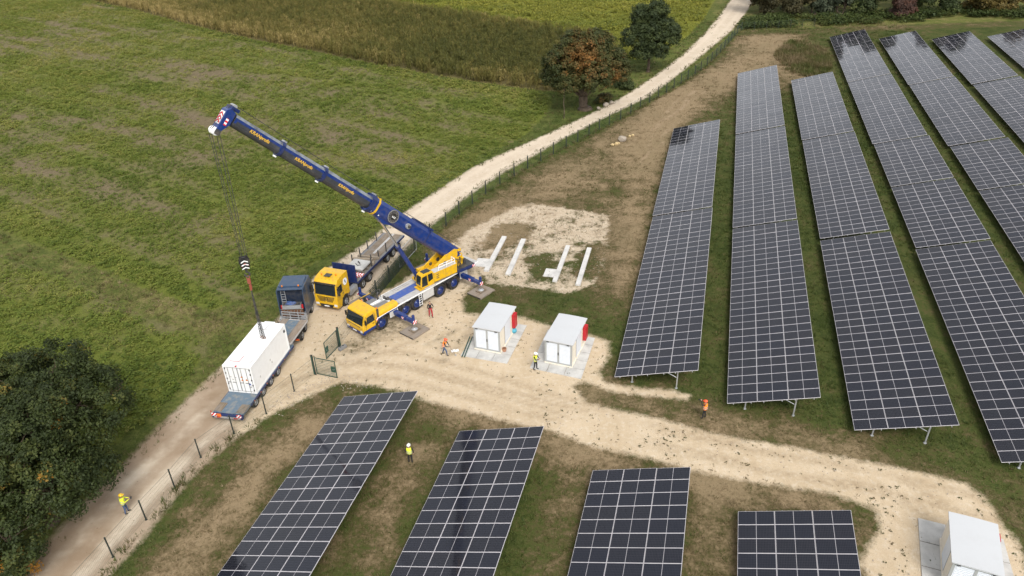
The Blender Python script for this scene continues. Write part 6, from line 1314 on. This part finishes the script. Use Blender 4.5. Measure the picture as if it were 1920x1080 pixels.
# ------------------------------------------------------------------ people
def person(loc, heading, label, top, trousers, helmet, vest=None, pose=None, hair=None, h=1.76, sleeves=None):
    """local x = forward, y = left. One continuous body grown from a skeleton, plus vest, helmet and eyes"""
    pose = pose or {}; k = h / 1.76; lean = pose.get('lean', 0.0)
    t = empty('person', loc, heading, label, 'person')
    P, Rr, E, T = [], [], [], []
    def v(p, r, tagv, par=None):
        P.append(Vector(p) * k); Rr.append(r * k); T.append(tagv)
        if par is not None: E.append((par, len(P) - 1))
        return len(P) - 1
    def ln(z, x=0): d = z - .95; return (x + math.sin(lean) * d, 0, .95 + math.cos(lean) * d)
    pel = v((0, 0, .95), .145, 't'); sp = v(ln(1.12), .125, 'u', pel); ch = v(ln(1.32), .150, 'u', sp); nk = v(ln(1.48, .01), .062, 's', ch)
    hl = pose.get('look', 0.0); hx, _, hz = ln(1.48, .01)
    h1 = v((hx + .02, 0, hz + .09), .080, 's', nk); h2 = v((hx + .03 + .03 * hl, 0, hz + .17), .092, 's', h1); h3 = v((hx + .01, 0, hz + .24), .060, 's', h2)
    v((hx + .125 + .02 * hl, 0, hz + .13), .018, 's', h2)
    for sg in (1, -1): v((hx + .01, sg * .098, hz + .145), .018, 's', h2)
    legs = pose.get('legs', [(.05, .0), (-.02, .0)])
    for sg, (fx, bend) in zip((1, -1), legs):
        hp = v((0, sg * .095, .90), .098, 't', pel); kn = v((fx * .5 + .04 + bend, sg * .115, .50), .066, 't', hp); an = v((fx, sg * .125, .10), .045, 't', kn)
        he = v((fx - .01, sg * .125, .05), .042, 'b', an); v((fx + .17, sg * .14, .04), .036, 'b', he)
    arms = pose.get('arms', [((.04, .30, 1.14), (.10, .30, .90)), ((.04, -.30, 1.14), (.10, -.30, .90))])
    cx, _, cz = ln(1.42)
    for sg, (el, wr) in zip((1, -1), arms):
        sh = v((cx, sg * .185, cz), .062, 'a', ch); e = v(el, .046, 'a', sh); w = v(wr, .032, 'a', e)
        d = (Vector(wr) - Vector(el)).normalized(); side = Vector((0, 0, 1)).cross(d); side = side.normalized() if side.length > .1 else Vector((0, 1, 0)); nrm = d.cross(side)
        pm = v(Vector(wr) + d * .06, .034, 's', w); kc = v(Vector(wr) + d * .095, .032, 's', pm)
        for q, (o_, L) in enumerate(((-.030, .060), (-.010, .075), (.010, .070), (.030, .055))):
            f1 = v(Vector(wr) + d * (.105 + L * .45) + side * o_ - nrm * .006, .0095, 's', kc); v(Vector(wr) + d * (.105 + L * .85) + side * o_ - nrm * .028, .008, 's', f1)
        th = v(Vector(wr) + d * .07 + side * (-.045 * sg) - nrm * .01, .011, 's', pm); v(Vector(wr) + d * .105 + side * (-.058 * sg) - nrm * .022, .009, 's', th)
    me = bpy.data.meshes.new('body'); me.from_pydata([tuple(p) for p in P], E, [])
    o = bpy.data.objects.new('body', me); COL.objects.link(o); sk = o.modifiers.new('skin', 'SKIN'); sk.branch_smoothing = .4
    ly = me.skin_vertices[0].data if len(me.skin_vertices) else None
    if ly is None:
        bm = bmesh.new(); bm.from_mesh(me); bm.verts.layers.skin.verify(); bm.to_mesh(me); bm.free(); ly = me.skin_vertices[0].data
    for i, r in enumerate(Rr): ly[i].radius = (r, r); ly[i].use_root = (i == 0)
    for i in (pel, sp, ch): ly[i].radius = (Rr[i] * 1.12, Rr[i] * .82)
    o.modifiers.new('sub', 'SUBSURF').levels = 1
    dg = bpy.context.evaluated_depsgraph_get(); me2 = bpy.data.meshes.new_from_object(o.evaluated_get(dg)); bpy.data.objects.remove(o)
    mats = {'s': M['skin'], 'u': top, 'a': sleeves or top, 't': trousers, 'b': M['black']}; order = list(mats); me2.materials.clear()
    for q in order: me2.materials.append(mats[q])
    segs = [(P[a], P[b], ('>' + T[a]) if (T[b] == 's' and T[a] != 's') else T[b]) for a, b in E]
    for p in me2.polygons:
        c = p.center; best = 1e9; tg = 'u'
        for a, b, q in segs:
            d = b - a; s = max(0, min(1, (c - a).dot(d) / max(d.length_squared, 1e-9))); r = (c - a - d * s).length
            if r < best: best, tg = r, (q if not (q[0] == '>') else ('s' if s > .62 else q[1]))
        p.material_index = order.index(tg); p.use_smooth = True
    me2.name = 'body'; link('body', me2, t)
    if vest:
        vm = MB(); rings = []; n = 16
        for z, rx, ry in ((.90, .150, .195), (1.05, .150, .190), (1.22, .160, .205), (1.38, .155, .215), (1.47, .10, .15)):
            c = Vector(ln(z)); rings.append([vm.bm.verts.new((Vector((c.x + rx * math.cos(a) * math.cos(lean), ry * math.sin(a), c.z - rx * math.cos(a) * math.sin(lean)))) * k) for a in [2 * math.pi * i / n for i in range(n)]])
        for A, B_ in zip(rings[:-1], rings[1:]):
            for i in range(n): vm.bm.faces.new((A[i], A[(i + 1) % n], B_[(i + 1) % n], B_[i]))
        ve = vm.build('vest', vest, t, smooth=True); ve.modifiers.new('s', 'SOLIDIFY').thickness = .012
        bm2 = MB(); 
        for z in (1.02, 1.18):
            A, B_ = [], []
            for i in range(n):
                a = 2 * math.pi * i / n
                for L, dz in ((A, -.025), (B_, .025)): c = Vector(ln(z + dz)); L.append(bm2.bm.verts.new(Vector((c.x + .168 * math.cos(a) * math.cos(lean), .212 * math.sin(a), c.z - .168 * math.cos(a) * math.sin(lean))) * k))
            for i in range(n): bm2.bm.faces.new((A[i], A[(i + 1) % n], B_[(i + 1) % n], B_[i]))
        bd = bm2.build('reflective_band', M['ltgrey'], ve); bd.modifiers.new('s', 'SOLIDIFY').thickness = .006
    hc = Vector((hx + .02, 0, hz + .185)) * k
    if helmet:
        o = MB(); o.sphere(hc, .132, (1.12, 1.0, .95), 18, 10, half=True); o.cyl(hc + Vector((.02, 0, -.012)), hc + Vector((.02, 0, .006)), .146, n=20); o.box(hc + Vector((.16, 0, -.006)), (.08, .17, .014)); o.box(hc + Vector((0, 0, .125)), (.2, .035, .02)); o.build('helmet', helmet, t, smooth=True)
    o = MB(); o.sphere(Vector((hx + .0, 0, hz + .155)) * k, .106, (.95, 1.0, 1.05), 14, 8)
    for v_ in o.bm.verts:
        if v_.co.x > (hx + .045) * k: v_.co.x = (hx + .03) * k
    o.build('hair', hair or M['dark'], t, smooth=True)
    for sg in (1, -1): o = MB(); o.sphere(Vector((hx + .112, sg * .034, hz + .165)) * k, .012, (1, 1, 1), 6, 4); o.build('eye', M['dark'], t)
    return t
def held(p, name, loc, build, label, cat):
    Mw = Matrix.Translation(p.location) @ Matrix.Rotation(p.rotation_euler.z, 4, 'Z'); q = Mw @ Vector(loc); e = empty(name, q, p.rotation_euler.z, label, cat); build(e); return e
def camera_b(e):
    o = MB(); o.box((0, 0, 0), (.08, .15, .10)); o.build('camera_body', M['dark'], e, bev=.01); o = MB(); o.cyl((.04, 0, 0), (.15, 0, 0), .04, n=12); o.build('lens', M['black'], e)
def radio_b(e):
    o = MB(); o.box((0, 0, 0), (.12, .2, .08)); o.build('case', M['dark'], e, bev=.01); o = MB(); o.cyl((.0, .08, .04), (.0, .08, .2), .008, n=5); o.build('aerial', M['black'], e); o = MB()
    for y in (-.05, .03): o.cyl((0, y, .04), (0, y, .08), .012, n=6)
    o.build('joystick', M['black'], e)
fw = lambda deg: R(deg)
# road worker, yellow jacket, remote control in front
p1 = person((-26.68, 35.96, .012), R(25), 'worker in yellow jacket and yellow helmet standing on the gravel road by the oak', M['hivis'], M['jeans'], M['hatyellow'], M['hivis'], dict(arms=[((.16, .27, 1.16), (.40, .10, 1.17)), ((.16, -.27, 1.16), (.40, -.10, 1.17))], legs=[(.10, .0), (-.08, .0)], lean=.06))
held(p1, 'remote_control', (.56, 0, 1.17), radio_b, 'small dark remote control held by the worker on the gravel road', 'remote control')
p2 = person((-7.77, 39.83, 0), R(82), 'worker seen from behind in yellow vest and white helmet, between two foreground panel tables', M['blackcloth'], M['blackcloth'], M['hatwhite'], M['hivis'], dict(arms=[((.0, .30, 1.14), (.12, .22, .95)), ((.02, -.31, 1.13), (.10, -.27, .90))], legs=[(.03, 0), (.0, 0)]))
p3 = person((14.37, 43.54, 0), R(150), 'photographing worker in orange vest and red helmet on the grass by the second panel row', M['blackcloth'], M['blackcloth'], M['hatred'], M['hiorange'], dict(arms=[((.22, .24, 1.38), (.33, .07, 1.60)), ((.22, -.24, 1.38), (.33, -.07, 1.60))], legs=[(.09, 0), (-.06, 0)], look=.4))
held(p3, 'photo_camera', (.44, 0, 1.63), camera_b, 'black photo camera raised to the face of the worker in orange', 'camera')
p4 = person((1.74, 50.27, .09), R(-25), 'worker in yellow vest and white helmet standing on the pad left of the right hut', M['blackcloth'], M['blackcloth'], M['hatwhite'], M['hivis'], dict(arms=[((.15, .26, 1.17), (.32, .02, 1.22)), ((.14, -.26, 1.17), (.33, -.02, 1.14))], legs=[(.08, 0), (-.10, 0)]))
p5 = person((-6.12, 52.93, .02), R(-15), 'worker in orange vest and jeans bending forward with a tool on the sandy yard', M['white'], M['jeans'], M['hatred'], M['hiorange'], dict(arms=[((.30, .27, 1.10), (.48, .14, .92)), ((.30, -.27, 1.08), (.55, -.12, .98))], legs=[(-.18, .02), (.32, .08)], lean=.38), sleeves=M['blackcloth'])
def rod_b(e):
    o = MB(); o.cyl((-.1, 0, .1), (.42, .05, -.85), .016, n=6); o.build('handle', M['wood'], e); o = MB(); o.box((.45, .05, -.90), (.16, .14, .02), Matrix.Rotation(.5, 3, 'Y')); o.build('blade', M['steel'], e)
held(p5, 'hand_tool', (.58, 0, .96), rod_b, 'long handled tool held by the bending worker in orange', 'tool')
p6 = person((-7.75, 59.06, .02), R(-70), 'worker in black jacket and red trousers walking beside the crane', M['blackcloth'], M['redcloth'], None, None, dict(arms=[((.12, .29, 1.14), (.28, .16, 1.05)), ((.10, -.29, 1.14), (.27, -.14, 1.0))], legs=[(.16, .02), (-.12, .03)], lean=.08), hair=M['dark'])
